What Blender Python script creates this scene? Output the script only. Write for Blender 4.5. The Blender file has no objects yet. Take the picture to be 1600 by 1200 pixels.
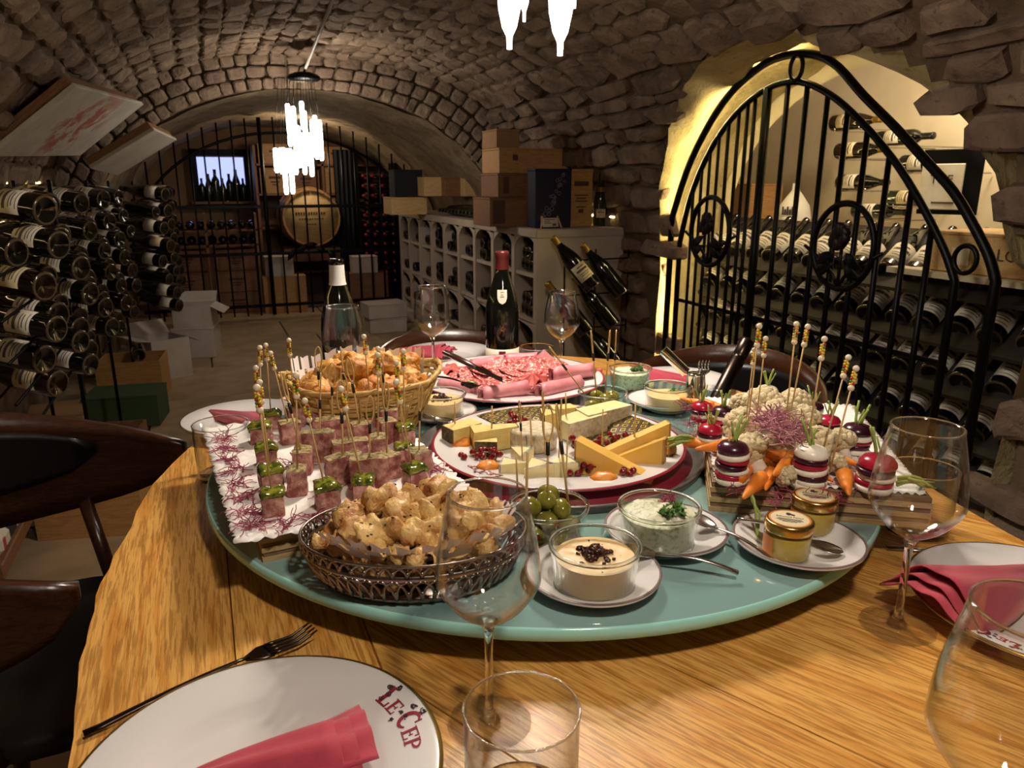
import bpy, bmesh, math, random
from mathutils import Vector, Matrix, noise
random.seed(7)
S = bpy.context.scene
COL = S.collection
PI = math.pi
# ---------------------------------------------------------------- camera, world, exposure
FPX, PITCH, YAW, CZ = 1150.0, math.radians(15.3), math.radians(22.5), 1.23
cd = bpy.data.cameras.new('camera'); cam = bpy.data.objects.new('camera', cd); COL.objects.link(cam)
cd.sensor_width = 36; cd.lens = FPX/1600*36; cd.clip_start = .02; cd.clip_end = 60
cam.location = (0, 0, CZ); cam.rotation_euler = (PI/2-PITCH, 0, -YAW)
cd.dof.use_dof = True; cd.dof.focus_distance = 1.05; cd.dof.aperture_fstop = cd.lens/1.8
S.camera = cam
w = bpy.data.worlds.new('cellar_air'); S.world = w; w.use_nodes = True
w.node_tree.nodes['Background'].inputs[0].default_value = (1, .78, .55, 1)
w.node_tree.nodes['Background'].inputs[1].default_value = .04
S.view_settings.view_transform = 'Standard'; S.view_settings.look = 'None'
S.view_settings.gamma = 1; S.view_settings.exposure = .4; S.view_settings.use_curve_mapping = False

cp, sp, cy_, sy_ = math.cos(PITCH), math.sin(PITCH), math.cos(YAW), math.sin(YAW)
FW = Vector((sy_*cp, cy_*cp, -sp)); RT = Vector((cy_, -sy_, 0)); UP = RT.cross(FW)
CAM = Vector((0, 0, CZ))
def ray(px, py): return FW+RT*((px-800)/FPX)+UP*((600-py)/FPX)
def az(px, py, z=.75):
    d = ray(px, py); return CAM+d*((z-CZ)/d.z)
def ax(px, py, x):
    d = ray(px, py); return CAM+d*(x/d.x)
def ay(px, py, y):
    d = ray(px, py); return CAM+d*(y/d.y)
def scr(p):
    v = Vector(p)-CAM; d = v.dot(FW)
    if d < .05: return None
    return 800+FPX*v.dot(RT)/d, 600-FPX*v.dot(UP)/d, d
# ---------------------------------------------------------------- materials
def lin(h):
    if not isinstance(h, str): return tuple(h)[:3]
    h = h.lstrip('#'); o = []
    for i in (0, 2, 4):
        c = int(h[i:i+2], 16)/255
        o.append(c/12.92 if c <= .04045 else ((c+.055)/1.055)**2.4)
    return tuple(o)
class NT:
    def __init__(s, name):
        s.m = bpy.data.materials.new(name); s.m.use_nodes = True; s.t = s.m.node_tree; s.t.nodes.clear()
        s.out = s.n('ShaderNodeOutputMaterial')
    def n(s, kind, ins=None, **kw):
        x = s.t.nodes.new(kind)
        for k, v in kw.items(): setattr(x, k, v)
        for k, v in (ins or {}).items(): s.put(x, k, v)
        return x
    def put(s, x, k, v):
        if hasattr(v, 'is_output') or isinstance(v, bpy.types.NodeSocket): s.t.links.new(v, x.inputs[k])
        else:
            i = x.inputs[k]
            if i.type == 'RGBA' and len(v) == 3: v = tuple(v)+(1,)
            i.default_value = v
    def coords(s, scale=(1, 1, 1), rnd=True, kind='Object'):
        tc = s.n('ShaderNodeTexCoord').outputs[kind]
        mp = s.n('ShaderNodeMapping', {'Vector': tc, 'Scale': scale})
        v = mp.outputs[0]
        if rnd:
            oi = s.n('ShaderNodeObjectInfo').outputs['Random']
            ml = s.n('ShaderNodeMath', {0: oi, 1: 37.}, operation='MULTIPLY').outputs[0]
            v = s.n('ShaderNodeVectorMath', {0: v, 1: ml}, operation='ADD').outputs[0]
        return v
    def noise(s, vec, scale=5., detail=4., rough=.55, dist=0.):
        return s.n('ShaderNodeTexNoise', {'Vector': vec, 'Scale': scale, 'Detail': detail, 'Roughness': rough, 'Distortion': dist}).outputs[0]
    def ramp(s, fac, stops, interp='LINEAR'):
        r = s.n('ShaderNodeValToRGB', {'Fac': fac}); e = r.color_ramp.elements; r.color_ramp.interpolation = interp
        while len(e) < len(stops): e.new(.5)
        for x, (p, c) in zip(e, stops): x.position = p; x.color = tuple(lin(c))+(1,)
        return r.outputs[0]
    def mix(s, fac, a, b, blend='MIX'):
        x = s.n('ShaderNodeMix', {0: fac}, data_type='RGBA', blend_type=blend)
        for i, v in ((6, a), (7, b)): s.put(x, i, lin(v) if isinstance(v, (str, tuple)) else v)
        return x.outputs[2]
    def math(s, op, a, b=0., c=0.): return s.n('ShaderNodeMath', {0: a, 1: b, 2: c}, operation=op).outputs[0]
    def bump(s, h, strength=.3, dist=.01):
        return s.n('ShaderNodeBump', {'Height': h, 'Strength': strength, 'Distance': dist}).outputs[0]
    def bsdf(s, col, rough=.5, metal=0., normal=None, **kw):
        b = s.n('ShaderNodeBsdfPrincipled', {'Base Color': lin(col) if isinstance(col, (str, tuple)) else col, 'Roughness': rough, 'Metallic': metal})
        if normal is not None: s.put(b, 'Normal', normal)
        for k, v in kw.items(): s.put(b, k.replace('_', ' '), v)
        s.t.links.new(b.outputs[0], s.out.inputs[0]); return s.m
MATS = {}
def M(name, col, rough=.5, metal=0., col2=None, scale=12., bump=0., bscale=None, stretch=(1, 1, 1), lo=.35, hi=.65, detail=4., bd=.004, **kw):
    """plain procedural material: two colours mixed by noise, optional fine relief"""
    if name in MATS: return MATS[name]
    t = NT(name); v = t.coords(stretch); c = col; nrm = None
    if col2: c = t.ramp(t.noise(v, scale, detail), [(lo, col), (hi, col2)])
    if bump: nrm = t.bump(t.noise(v, bscale or scale*3, 5.), bump, bd)
    MATS[name] = t.bsdf(c, rough, metal, nrm, **kw); return MATS[name]
def emit(name, col, strength):
    t = NT(name); e = t.n('ShaderNodeEmission', {'Color': lin(col), 'Strength': strength}); t.t.links.new(e.outputs[0], t.out.inputs[0])
    MATS[name] = t.m; return t.m
def clear_glass(name, tint=(1, 1, 1), edge=.9, ior=1.45, edgecol=(.55, .6, .6)):
    """thin clear glass: see-through, Fresnel reflections, a little denser at grazing angles"""
    t = NT(name); lw = t.n('ShaderNodeLayerWeight', {'Blend': .5}).outputs['Facing']
    fr = t.math('MULTIPLY_ADD', t.math('POWER', lw, 4.), .9, .05); f2 = t.math('POWER', lw, 3.)
    tr = t.n('ShaderNodeBsdfTransparent', {'Color': t.mix(t.math('MULTIPLY', f2, edge), tint, edgecol)})
    gl = t.n('ShaderNodeBsdfGlossy', {'Color': (1, 1, 1, 1), 'Roughness': .015})
    mx = t.n('ShaderNodeMixShader', {0: fr, 1: tr.outputs[0], 2: gl.outputs[0]})
    t.t.links.new(mx.outputs[0], t.out.inputs[0]); MATS[name] = t.m; return t.m
def wood(name, a, b, c, rough=.5, gs=1., coat=0., bump=.15):
    t = NT(name); v = t.coords((.9*gs, 9*gs, 9*gs))
    n1 = t.noise(v, 1.3, 3., .5, .6)
    wv = t.math('FRACT', t.math('MULTIPLY', n1, 9.))
    tri = t.math('ABSOLUTE', t.math('SUBTRACT', wv, .5))
    col = t.ramp(tri, [(.0, b), (.25, a), (.5, a)])
    v2 = t.coords((13*gs, 190*gs, 190*gs)); n2 = t.noise(v2, 1.6, 3., .6)
    col = t.mix(t.math('MULTIPLY', t.ramp(n2, [(.40, (1, 1, 1)), (.54, (0, 0, 0))]), .62), col, c)
    n3 = t.noise(t.coords((1.5, 3, 3)), 1.5, 2.)
    col = t.mix(t.math('MULTIPLY', n3, .35), col, c)
    hh = t.math('ADD', t.math('MULTIPLY', n2, .6), t.math('MULTIPLY', tri, .5))
    MATS[name] = t.bsdf(col, rough, 0., t.bump(hh, bump, .003), Coat_Weight=coat, Coat_Roughness=.25); return t.m
# ---------------------------------------------------------------- mesh building
def rotm(rx=0, ry=0, rz=0): return Matrix.Rotation(rz, 4, 'Z') @ Matrix.Rotation(ry, 4, 'Y') @ Matrix.Rotation(rx, 4, 'X')
def frame(d):
    d = Vector(d).normalized(); a = Vector((0, 0, 1)) if abs(d.z) < .95 else Vector((1, 0, 0))
    x = a.cross(d).normalized(); return x, d.cross(x)
def axis_rot(d, roll=0.):
    """matrix whose local +Z points along d"""
    return Vector(d).to_track_quat('Z', 'Y').to_matrix().to_4x4() @ Matrix.Rotation(roll, 4, 'Z')
class MB:
    def __init__(s): s.v = []; s.f = []; s.m = []; s.s = []
    def add(s, vs, fs, mi=0, sm=True, mat=None):
        o = len(s.v)
        s.v += [tuple(mat @ Vector(p)) for p in vs] if mat else [tuple(p) for p in vs]
        for f in fs: s.f.append([i+o for i in f]); s.m.append(mi); s.s.append(sm)
        return s
    def box(s, x0, x1, y0, y1, z0, z1, mi=0, mat=None):
        return s.add([(x0, y0, z0), (x1, y0, z0), (x1, y1, z0), (x0, y1, z0), (x0, y0, z1), (x1, y0, z1), (x1, y1, z1), (x0, y1, z1)],
                     [(3, 2, 1, 0), (4, 5, 6, 7), (0, 1, 5, 4), (1, 2, 6, 5), (2, 3, 7, 6), (3, 0, 4, 7)], mi, False, mat)
    def bbox(s, c, sz, b=.004, mi=0, mat=None):
        """bevelled box: centre c, size sz"""
        vs = []; hx, hy, hz = [q/2 for q in sz]; b = min(b, hx*.9, hy*.9, hz*.9)
        for z, k in ((-hz, b), (-hz+b, 0), (hz-b, 0), (hz, b)):
            for sx, sy in ((-1, -1), (1, -1), (1, 1), (-1, 1)):
                if sx*sy > 0: ps = [(hx-k, hy-b), (hx-b, hy-k)]
                else: ps = [(hx-b, hy-k), (hx-k, hy-b)]
                for a, d in ps: vs.append((c[0]+sx*a if k == 0 else c[0]+sx*min(a, hx-b), c[1]+sy*d if k == 0 else c[1]+sy*min(d, hy-b), c[2]+z))
        fs = [tuple(range(7, -1, -1)), tuple(range(24, 32))]
        # order each ring counter-clockwise
        def ring(i): return [i*8+j for j in range(8)]
        def srt(r): return sorted(r, key=lambda q: math.atan2((vs[q][1]-c[1])/hy, (vs[q][0]-c[0])/hx))
        ix = sorted(range(8), key=lambda j: math.atan2((vs[8+j][1]-c[1])/hy, (vs[8+j][0]-c[0])/hx))
        fs = [tuple(ix[::-1]), tuple(24+j for j in ix)]
        for r in range(3):
            for j in range(8):
                a, d = ix[j], ix[(j+1) % 8]; fs.append((r*8+a, r*8+d, r*8+8+d, r*8+8+a))
        return s.add(vs, fs, mi, False, mat)
    def lathe(s, prof, n=24, mi=0, mat=None, sx=1., sy=1., sm=True, caps=False, a0=0., a1=2*PI, mis=None, wob=None):
        vs = []; full = abs(a1-a0-2*PI) < 1e-6; k = n if full else n+1
        for r, z in prof:
            for i in range(k):
                a = a0+(a1-a0)*i/n; q = r*(wob(a, z) if wob else 1)
                vs.append((q*sx*math.cos(a), q*sy*math.sin(a), z))
        if mis is None: mis = [mi]*(len(prof)-1)
        for j in range(len(prof)-1):
            fs = [(j*k+i, j*k+(i+1) % k, (j+1)*k+(i+1) % k, (j+1)*k+i) for i in range(n)]
            if j == 0: s.add(vs, fs, mis[j], sm, mat); base = len(s.v)-len(vs)
            else:
                for f in fs: s.f.append([q+base for q in f]); s.m.append(mis[j]); s.s.append(sm)
        if caps:
            s.f.append([base+i for i in range(k)][::-1]); s.m.append(mis[0]); s.s.append(False)
            o = base+(len(prof)-1)*k; s.f.append([o+i for i in range(k)]); s.m.append(mis[-1]); s.s.append(False)
        return s
    def tube(s, pts, r, n=8, mi=0, mat=None, closed=False, caps=True, flat=1.):
        pts = [Vector(p) for p in pts]; N = len(pts); vs = []; x = None
        for i, p in enumerate(pts):
            if closed: d = pts[(i+1) % N]-pts[i-1]
            else: d = pts[min(i+1, N-1)]-pts[max(i-1, 0)]
            if d.length < 1e-9: d = Vector((0, 0, 1))
            d.normalize()
            if x is None: x, y = frame(d)
            else:
                x = (x-d*x.dot(d)); x = x.normalized() if x.length > 1e-6 else frame(d)[0]; y = d.cross(x)
            rr = r[i] if isinstance(r, (list, tuple)) else r
            for j in range(n):
                a = 2*PI*j/n; vs.append(p+x*(rr*math.cos(a))+y*(rr*flat*math.sin(a)))
        fs = []
        for i in range(N if closed else N-1):
            o, q = i*n, ((i+1) % N)*n
            fs += [(o+j, o+(j+1) % n, q+(j+1) % n, q+j) for j in range(n)]
        if caps and not closed: fs += [tuple(range(n))[::-1], tuple((N-1)*n+j for j in range(n))]
        return s.add(vs, fs, mi, True, mat)
    def prism(s, poly, z0, z1, mi=0, mat=None, sm=False):
        n = len(poly)
        return s.add([(x, y, z0) for x, y in poly]+[(x, y, z1) for x, y in poly],
                     [tuple(range(n))[::-1], tuple(range(n, 2*n))]+[(i, (i+1) % n, n+(i+1) % n, n+i) for i in range(n)], mi, sm, mat)
    def ball(s, c, r, n=10, mi=0, mat=None, sc=(1, 1, 1), wob=0., ws=30., seed=0.):
        vs = []; m = max(4, n//2+1)
        for i in range(1, m):
            t = PI*i/m
            for j in range(n):
                a = 2*PI*j/n; d = Vector((math.sin(t)*math.cos(a), math.sin(t)*math.sin(a), math.cos(t)))
                k = 1+wob*noise.noise(d*ws*.1+Vector((seed, seed*1.7, 3))) if wob else 1
                vs.append((c[0]+d.x*r*sc[0]*k, c[1]+d.y*r*sc[1]*k, c[2]+d.z*r*sc[2]*k))
        vs += [(c[0], c[1], c[2]+r*sc[2]), (c[0], c[1], c[2]-r*sc[2])]; T = len(vs)-2
        fs = [(i*n+j, (i+1)*n+j, (i+1)*n+(j+1) % n, i*n+(j+1) % n) for i in range(m-2) for j in range(n)]
        fs += [(T, j, (j+1) % n) for j in range(n)]+[((m-2)*n+(j+1) % n, (m-2)*n+j, T+1) for j in range(n)]
        return s.add(vs, fs, mi, True, mat)
    def grid(s, fn, nu, nv, mi=0, mat=None, sm=True, cu=False):
        vs = [fn(i/nu, j/nv) for j in range(nv+1) for i in range(nu+1)]; k = nu+1
        return s.add(vs, [(j*k+i, j*k+i+1, (j+1)*k+i+1, (j+1)*k+i) for j in range(nv) for i in range(nu)], mi, sm, mat)
    def sheet(s, fn, nu, nv, th, mi=0, mat=None, sm=True):
        """a grid surface with thickness th (offset along its normal)"""
        g = [[Vector(fn(i/nu, j/nv)) for i in range(nu+1)] for j in range(nv+1)]; lo = []; k = nu+1
        for j in range(nv+1):
            for i in range(nu+1):
                du = g[j][min(i+1, nu)]-g[j][max(i-1, 0)]; dv = g[min(j+1, nv)][i]-g[max(j-1, 0)][i]
                nn = du.cross(dv); nn = nn.normalized() if nn.length > 1e-12 else Vector((0, 0, 1)); lo.append(g[j][i]-nn*th)
        vs = [p for r in g for p in r]+lo; o = k*(nv+1)
        fs = [(j*k+i, j*k+i+1, (j+1)*k+i+1, (j+1)*k+i) for j in range(nv) for i in range(nu)]
        fs += [(o+j*k+i, o+(j+1)*k+i, o+(j+1)*k+i+1, o+j*k+i+1) for j in range(nv) for i in range(nu)]
        rim = [i for i in range(k)]+[j*k+nu for j in range(1, nv+1)]+[nv*k+i for i in range(nu-1, -1, -1)]+[j*k for j in range(nv-1, 0, -1)]
        R = len(rim); fs += [(rim[q], rim[q-1], o+rim[q-1], o+rim[q]) for q in range(R)]
        return s.add(vs, fs, mi, sm, mat)
    def addmesh(s, me, m, k=0):
        """append a finished mesh, its material slots shifted by k"""
        o = len(s.v); s.v += [tuple(m @ v.co) for v in me.vertices]
        for p in me.polygons: s.f.append([i+o for i in p.vertices]); s.m.append(p.material_index+k); s.s.append(p.use_smooth)
        return s
    def mesh(s, name, mats):
        me = bpy.data.meshes.new(name); me.from_pydata(s.v, [], s.f)
        for m in (mats if isinstance(mats, (list, tuple)) else [mats]): me.materials.append(MATS[m] if isinstance(m, str) else m)
        me.polygons.foreach_set('material_index', s.m); me.polygons.foreach_set('use_smooth', s.s); me.update(); return me
def link(name, data, parent=None, loc=None, rot=None, mat=None):
    o = bpy.data.objects.new(name, data); COL.objects.link(o)
    if parent: o.parent = parent
    if mat is not None: o.matrix_basis = mat
    else:
        if loc is not None: o.location = loc
        if rot is not None: o.rotation_euler = rot
    return o
def obj(name, mb, mats, parent=None, **kw): return link(name, mb.mesh(name, mats) if isinstance(mb, MB) else mb, parent, **kw)
def tag(o, label, cat, group=None):
    o['label'] = label; o['category'] = cat
    if group: o['group'] = group
    return o
def thing(name, label, cat, group=None, **kw):
    o = link(name, None, **kw); o.empty_display_size = .05; return tag(o, label, cat, group)
def struct(o, label=None):
    o['kind'] = 'structure'
    if label: o['label'] = label
    return o
def dup(o, mat=None, label=None, parent=None, group=None):
    c = o.copy(); COL.objects.link(c); c.parent = parent
    if mat is not None: c.matrix_basis = mat
    if label: c['label'] = label
    if group: c['group'] = group
    for ch in o.children: dup(ch, None, None, c)
    return c
NTH = ['first', 'second', 'third', 'fourth', 'fifth', 'sixth', 'seventh', 'eighth', 'ninth', 'tenth', 'eleventh', 'twelfth', 'thirteenth', 'fourteenth', 'fifteenth', 'sixteenth', 'seventeenth', 'eighteenth', 'nineteenth', 'twentieth', 'last']
def TR(x, y, z): return Matrix.Translation((x, y, z))
def R(a, b): return random.uniform(a, b)
def text_mesh(name, s, size, mat, ext=.0003, align='CENTER'):
    c = bpy.data.curves.new(name, 'FONT'); c.body = s; c.size = size; c.extrude = ext; c.align_x = align; c.align_y = 'CENTER'; c.resolution_u = 2
    o = bpy.data.objects.new(name, c); COL.objects.link(o); bpy.context.view_layer.update()
    me = bpy.data.meshes.new_from_object(o.evaluated_get(bpy.context.evaluated_depsgraph_get()))
    bpy.data.objects.remove(o); bpy.data.curves.remove(c)
    me.materials.clear(); me.materials.append(MATS[mat]); return me
def lamp(name, loc, power, col=(1, .8, .58), r=.05, parent=None):
    l = bpy.data.lights.new(name, 'POINT'); l.energy = power; l.color = col; l.shadow_soft_size = r
    return link(name, l, parent, loc=loc)
def spot(name, loc, power, col, r, cone, parent=None, rot=(0, 0, 0), blend=.6):
    l = bpy.data.lights.new(name, 'SPOT'); l.energy = power; l.color = col; l.shadow_soft_size = r; l.spot_size = math.radians(cone); l.spot_blend = blend
    return link(name, l, parent, loc=loc, rot=rot)
def area(name, loc, rot, sx, sy, power, col, parent=None):
    l = bpy.data.lights.new(name, 'AREA'); l.shape = 'RECTANGLE'; l.size = sx; l.size_y = sy; l.energy = power; l.color = col
    return link(name, l, parent, loc=loc, rot=rot)
# ---------------------------------------------------------------- materials of the setting
def stone_mat(name, a, b, c, rough=.92):
    t = NT(name); v = t.coords()
    col = t.ramp(t.noise(v, 7., 6., .6), [(.3, a), (.5, b), (.7, c)])
    oi = t.n('ShaderNodeObjectInfo').outputs['Random']
    col = t.mix(t.math('MULTIPLY', oi, .35), col, b)
    pit = t.noise(v, 34., 8., .65)
    col = t.mix(t.ramp(pit, [(.30, (1, 1, 1)), (.42, (0, 0, 0))]), col, a)
    h = t.math('ADD', t.math('MULTIPLY', t.noise(v, 11., 6., .65), 1.), t.math('MULTIPLY', pit, .5))
    MATS[name] = t.bsdf(col, rough, 0., t.bump(h, .9, .02), Specular_IOR_Level=.2)
stone_mat('vault_stone', '5a4a40', '84705f', '9c8870')
stone_mat('wall_stone', '54443a', '7b6656', '947e68')
stone_mat('mortar', '4a3c30', '6a5845', '7d6a52')
stone_mat('vault_plaster', '6d5c48', '87745c', '97846a')
stone_mat('jamb_stone', '96875f', 'bcab80', 'cdbd94')
M('floor_stone', '8d7558', .75, col2='a48b6b', scale=6., bump=.35, bscale=60.)
M('floor_joint', '4c3f30', .9)
M('niche_plaster', 'b9ad93', .8, col2='cbbfa6', scale=3., bump=.1)
M('rack_stone', 'a59584', .8, col2='b5a592', scale=4., bump=.15, bscale=80.)
M('black_iron', '0c0b0a', .42, .7, bump=.1, bscale=200.)
M('back_plaster', '6b5138', .85, col2='826549', scale=3., bump=.2)
# ---------------------------------------------------------------- the vault
CX, AX_, ZS, HH = .72, 1.63, .62, 1.42
def prof(t, a=AX_, h=HH, zs=ZS, cx=CX, nr=2.9, nl=2.3):
    c, s_ = math.cos(t), math.sin(t); n = nr if c > 0 else nl
    return cx+math.copysign(abs(c)**(2/n), c)*a, zs+h*abs(s_)**(2/n)
class Profile:
    """cross-section polyline by arc length, from the right foot over the crown to the left foot"""
    def __init__(s, **k):
        p = [prof(PI*i/160, **k) for i in range(161)]
        p = [(p[0][0], -.02)]+p+[(p[-1][0], -.02)]
        s.p = p; s.l = [0]
        for a, b in zip(p, p[1:]): s.l.append(s.l[-1]+math.hypot(b[0]-a[0], b[1]-a[1]))
        s.L = s.l[-1]
    def at(s, q):
        q = min(max(q, 0), s.L-1e-6); i = 0
        lo, hi = 0, len(s.l)-1
        while hi-lo > 1:
            m = (lo+hi)//2
            if s.l[m] <= q: lo = m
            else: hi = m
        t = (q-s.l[lo])/(s.l[lo+1]-s.l[lo]); a, b = s.p[lo], s.p[lo+1]
        d = Vector((b[0]-a[0], b[1]-a[1])).normalized()
        return a[0]+(b[0]-a[0])*t, a[1]+(b[1]-a[1])*t, Vector((-d.y, d.x)) # inward normal (x,z)
NEAR = Profile(); FAR = Profile(a=1.42, h=1.20, zs=.62, cx=.74, nr=2.2, nl=2.2)
YC, HW, AZS, AH, HWN = 2.46, 1.0, 1.0, .74, .90          # arched opening in the right wall
def inside(y, z, g=0.):
    dy = abs(y-YC)/((HW if y >= YC else HWN if z >= AZS else .99)+g)
    return dy < 1 if z < AZS else dy*dy+((z-AZS)/(AH+g))**2 < 1
def xwall(z):
    for i in range(len(NEAR.p)-1):
        a, b = NEAR.p[i], NEAR.p[i+1]
        if a[1] <= z <= b[1] and a[0] > CX: return a[0]+(b[0]-a[0])*((z-a[1])/max(b[1]-a[1], 1e-9))
    return CX
def s_of_z(z):
    for i in range(len(NEAR.p)-1):
        if NEAR.p[i+1][1] >= z: return NEAR.l[i]
    return 0
SW, SL = s_of_z(1.80), NEAR.L-1.0
def vbase(name, P, y0, y1, s0, s1, mat, step=.06, hole=False, amp=.012, off=.0):
    mb = MB(); ny = max(2, int((y1-y0)/step)); ns = max(2, int((s1-s0)/step)); vs = []; ok = []
    for j in range(ns+1):
        for i in range(ny+1):
            y = y0+(y1-y0)*i/ny; q = s0+(s1-s0)*j/ns; x, z, n = P.at(q)
            d = amp*noise.noise(Vector((x*5, y*5, z*5)))+off
            vs.append((x+n.x*d, y, z+n.y*d)); ok.append(not (hole and x > CX and inside(y, z)))
    k = ny+1; fs = []
    for j in range(ns):
        for i in range(ny):
            f = (j*k+i, (j+1)*k+i, (j+1)*k+i+1, j*k+i+1)
            if all(ok[q] for q in f): fs.append(f)
    mb.add(vs, fs, 0, True); return obj(name, mb, mat)
wall_right = struct(vbase('wall_right', NEAR, -1.2, 5.35, 0, SW, 'mortar', hole=True, off=-.012), 'rough brown stone wall of the cellar around the arched opening')
ceiling = struct(vbase('ceiling', NEAR, -1.2, 5.35, SW, SL, 'mortar', hole=True), 'low barrel vault of rough brown rubble stone')
wall_left = struct(vbase('wall_left', NEAR, -1.2, 5.35, SL, NEAR.L, 'wall_stone', amp=.02), 'dark stone wall behind the bottle rack')
def stones(P, y0, y1, s0, s1, hmin, hmax, lmin, lmax, parent, mat, hole=False, relief=(.008, .034), wild=.25, keep=300, ex=.55):
    out = []; q = s0
    while q < s1:
        hgt = R(hmin, hmax); y = y0-R(0, lmax)
        while y < y1:
            L = R(lmin, lmax); ctr_y, ctr_q = y+L/2, q+hgt/2
            x, z, n = P.at(ctr_q)
            if not (hole and x > CX and inside(ctr_y, z, .02)) and ctr_y > y0 and ctr_q < s1:
                out.append((ctr_y, ctr_q, L, hgt))
            y += L
        q += hgt
    rank = []
    for (yy, qq, L, h) in out:
        x, z, n = P.at(qq); c = Vector((x, yy, z)); N3 = Vector((n.x, 0, n.y)); s2 = scr(c)
        if s2 is None or not (-60 < s2[0] < 1660 and -60 < s2[1] < 1260): continue
        v = (CAM-c).normalized(); rank.append((-L*h*max(.05, v.dot(N3))/s2[2]**2, yy, qq, L, h))
    rank.sort(); rest = MB()
    for k, (_, yy, qq, L, h) in enumerate(rank):
        rel = R(*relief); m = 10; rings = [[], [], []]; x, z, n = P.at(qq)
        o3 = Vector((x, yy, z)); sk = R(-.25, .25); tl = R(-.35, .35); t2 = R(-.5, .5)
        for i in range(m):
            a = 2*PI*i/m+.3; cu = math.copysign(abs(math.cos(a))**ex, math.cos(a)); cv = math.copysign(abs(math.sin(a))**ex, math.sin(a))
            j1 = 1+R(-wild, wild*.35); j2 = 1+R(-wild, wild*.35)
            for ri, (sc, hh) in enumerate(((1.0, -.02), (.95, rel*.6), (.72, rel))):
                u = cu*L/2*j1*sc*.99; w_ = cv*h/2*j2*sc*.99+sk*u*.3; xx, zz, nn = P.at(qq+w_)
                hq = hh*(1+tl*cu*.8+t2*cv*.6) if ri else hh
                rings[ri].append(Vector((xx+nn.x*hq, yy+u, zz+nn.y*hq))-o3)
        vs = rings[0]+rings[1]+rings[2]; fs = []
        for r_ in (0, 1): fs += [(r_*m+(i+1) % m, r_*m+i, (r_+1)*m+i, (r_+1)*m+(i+1) % m) for i in range(m)]
        vs.append(sum(rings[2], Vector())/m+Vector((n.x, 0, n.y))*R(-.004, .008)); fs += [(2*m+(i+1) % m, 2*m+i, 3*m) for i in range(m)]
        if k < keep:
            b = MB(); b.add(vs, fs, 0, False); obj('stone', b, mat, parent, loc=o3)
        else: rest.add([p+o3 for p in vs], fs, 0, False)
    if rest.v:
        r = obj('stone_facing', rest, mat, parent); r['kind'] = 'stuff'
stones(NEAR, 1.2, 5.33, SW, SL, .085, .14, .11, .27, ceiling, 'vault_stone', True)
stones(NEAR, .7, 5.33, .05, SW, .07, .16, .18, .48, wall_right, 'wall_stone', True, (.022, .055), .30, ex=.42)
# step down to the lower, plastered vault in front of the back gate
mb = MB(); vs = []; K = 60
for i in range(K+1):
    x, z, n = NEAR.at(NEAR.L*i/K); X2, z2, n2 = FAR.at(FAR.L*i/K)
    for j in range(5):
        t = j/4; d = .02*noise.noise(Vector((x*7, j*3., z*7)))
        vs.append((x+(X2-x)*t, 5.32+d+.03*math.sin(t*PI), z+(z2-z)*t))
mb.add(vs, [(i*5+j, i*5+j+1, (i+1)*5+j+1, (i+1)*5+j) for i in range(K) for j in range(4)])
tr1 = struct(obj('trim_1', mb, 'mortar'), 'stone arch stepping down to the lower vault')
for row in range(3):
    i = R(-1, 0)
    while i < 100:
        w_ = R(1.1, 2.6); m = 9; vs = []; cc = Vector(); rel = R(.012, .035)
        for ring_, (sc, h) in enumerate(((1., -.01), (.93, rel*.7), (.65, rel))):
            for k in range(m):
                a = 2*PI*k/m; u = i+w_/2+math.copysign(abs(math.cos(a))**.45, math.cos(a))*w_*.49*sc*(1+R(-.16, .08)); t = (row+.5)/3+math.copysign(abs(math.sin(a))**.45, math.sin(a))*.165*sc*(1+R(-.14, .06))
                x, z, n = NEAR.at(NEAR.L*u/100); X2, z2, n2 = FAR.at(FAR.L*u/100); vs.append(Vector((x+(X2-x)*t, 5.32-h, z+(z2-z)*t)))
        o3 = sum(vs, Vector())/len(vs); vs = [p-o3 for p in vs]
        fs = [(r_*m+k, r_*m+(k+1) % m, (r_+1)*m+(k+1) % m, (r_+1)*m+k) for r_ in (0, 1) for k in range(m)]+[tuple(2*m+k for k in range(m))]
        if o3.z > .9: obj('stone', MB().add(vs, fs, 0, False), 'vault_stone', tr1, loc=o3)
        i += w_
struct(vbase('ceiling_back', FAR, 5.30, 8.9, 0, FAR.L, 'vault_plaster', amp=.03), 'lower rough plastered vault over the back gate')
mb = MB(); mb.grid(lambda u, v: (-1.2+4.2*u, 8.85, -.05+2.4*v), 20, 12)
struct(obj('wall_back', mb, 'back_plaster'), 'brown plastered wall behind the iron gate')
mb = MB(); mb.box(-2., 4.4, -1.3, 8.95, -.08, -.012)
floor = struct(obj('floor', mb, 'floor_joint'), 'worn beige stone floor of the cellar')
yy = -.3
while yy < 8.8:
    d = R(.7, .95); x = -1.0-R(0, .4)
    while x < 4.3:
        L = R(.8, 1.25); b = MB(); b.bbox((0, 0, 0), (L-.012, d-.012, .03), .004)
        if x+L > -1 and (x < 2.4 or .9 < yy < 4.2): obj('floor_slab', b, 'floor_stone', floor, loc=(x+L/2, yy+d/2, -.015+R(-.0012, 0)))
        x += L
    yy += d
mb = MB(); mb.grid(lambda u, v: (-1.2+4.2*u, -1.15, 2.4*v), 6, 4)
struct(obj('wall_front', mb, 'wall_stone'))
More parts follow.
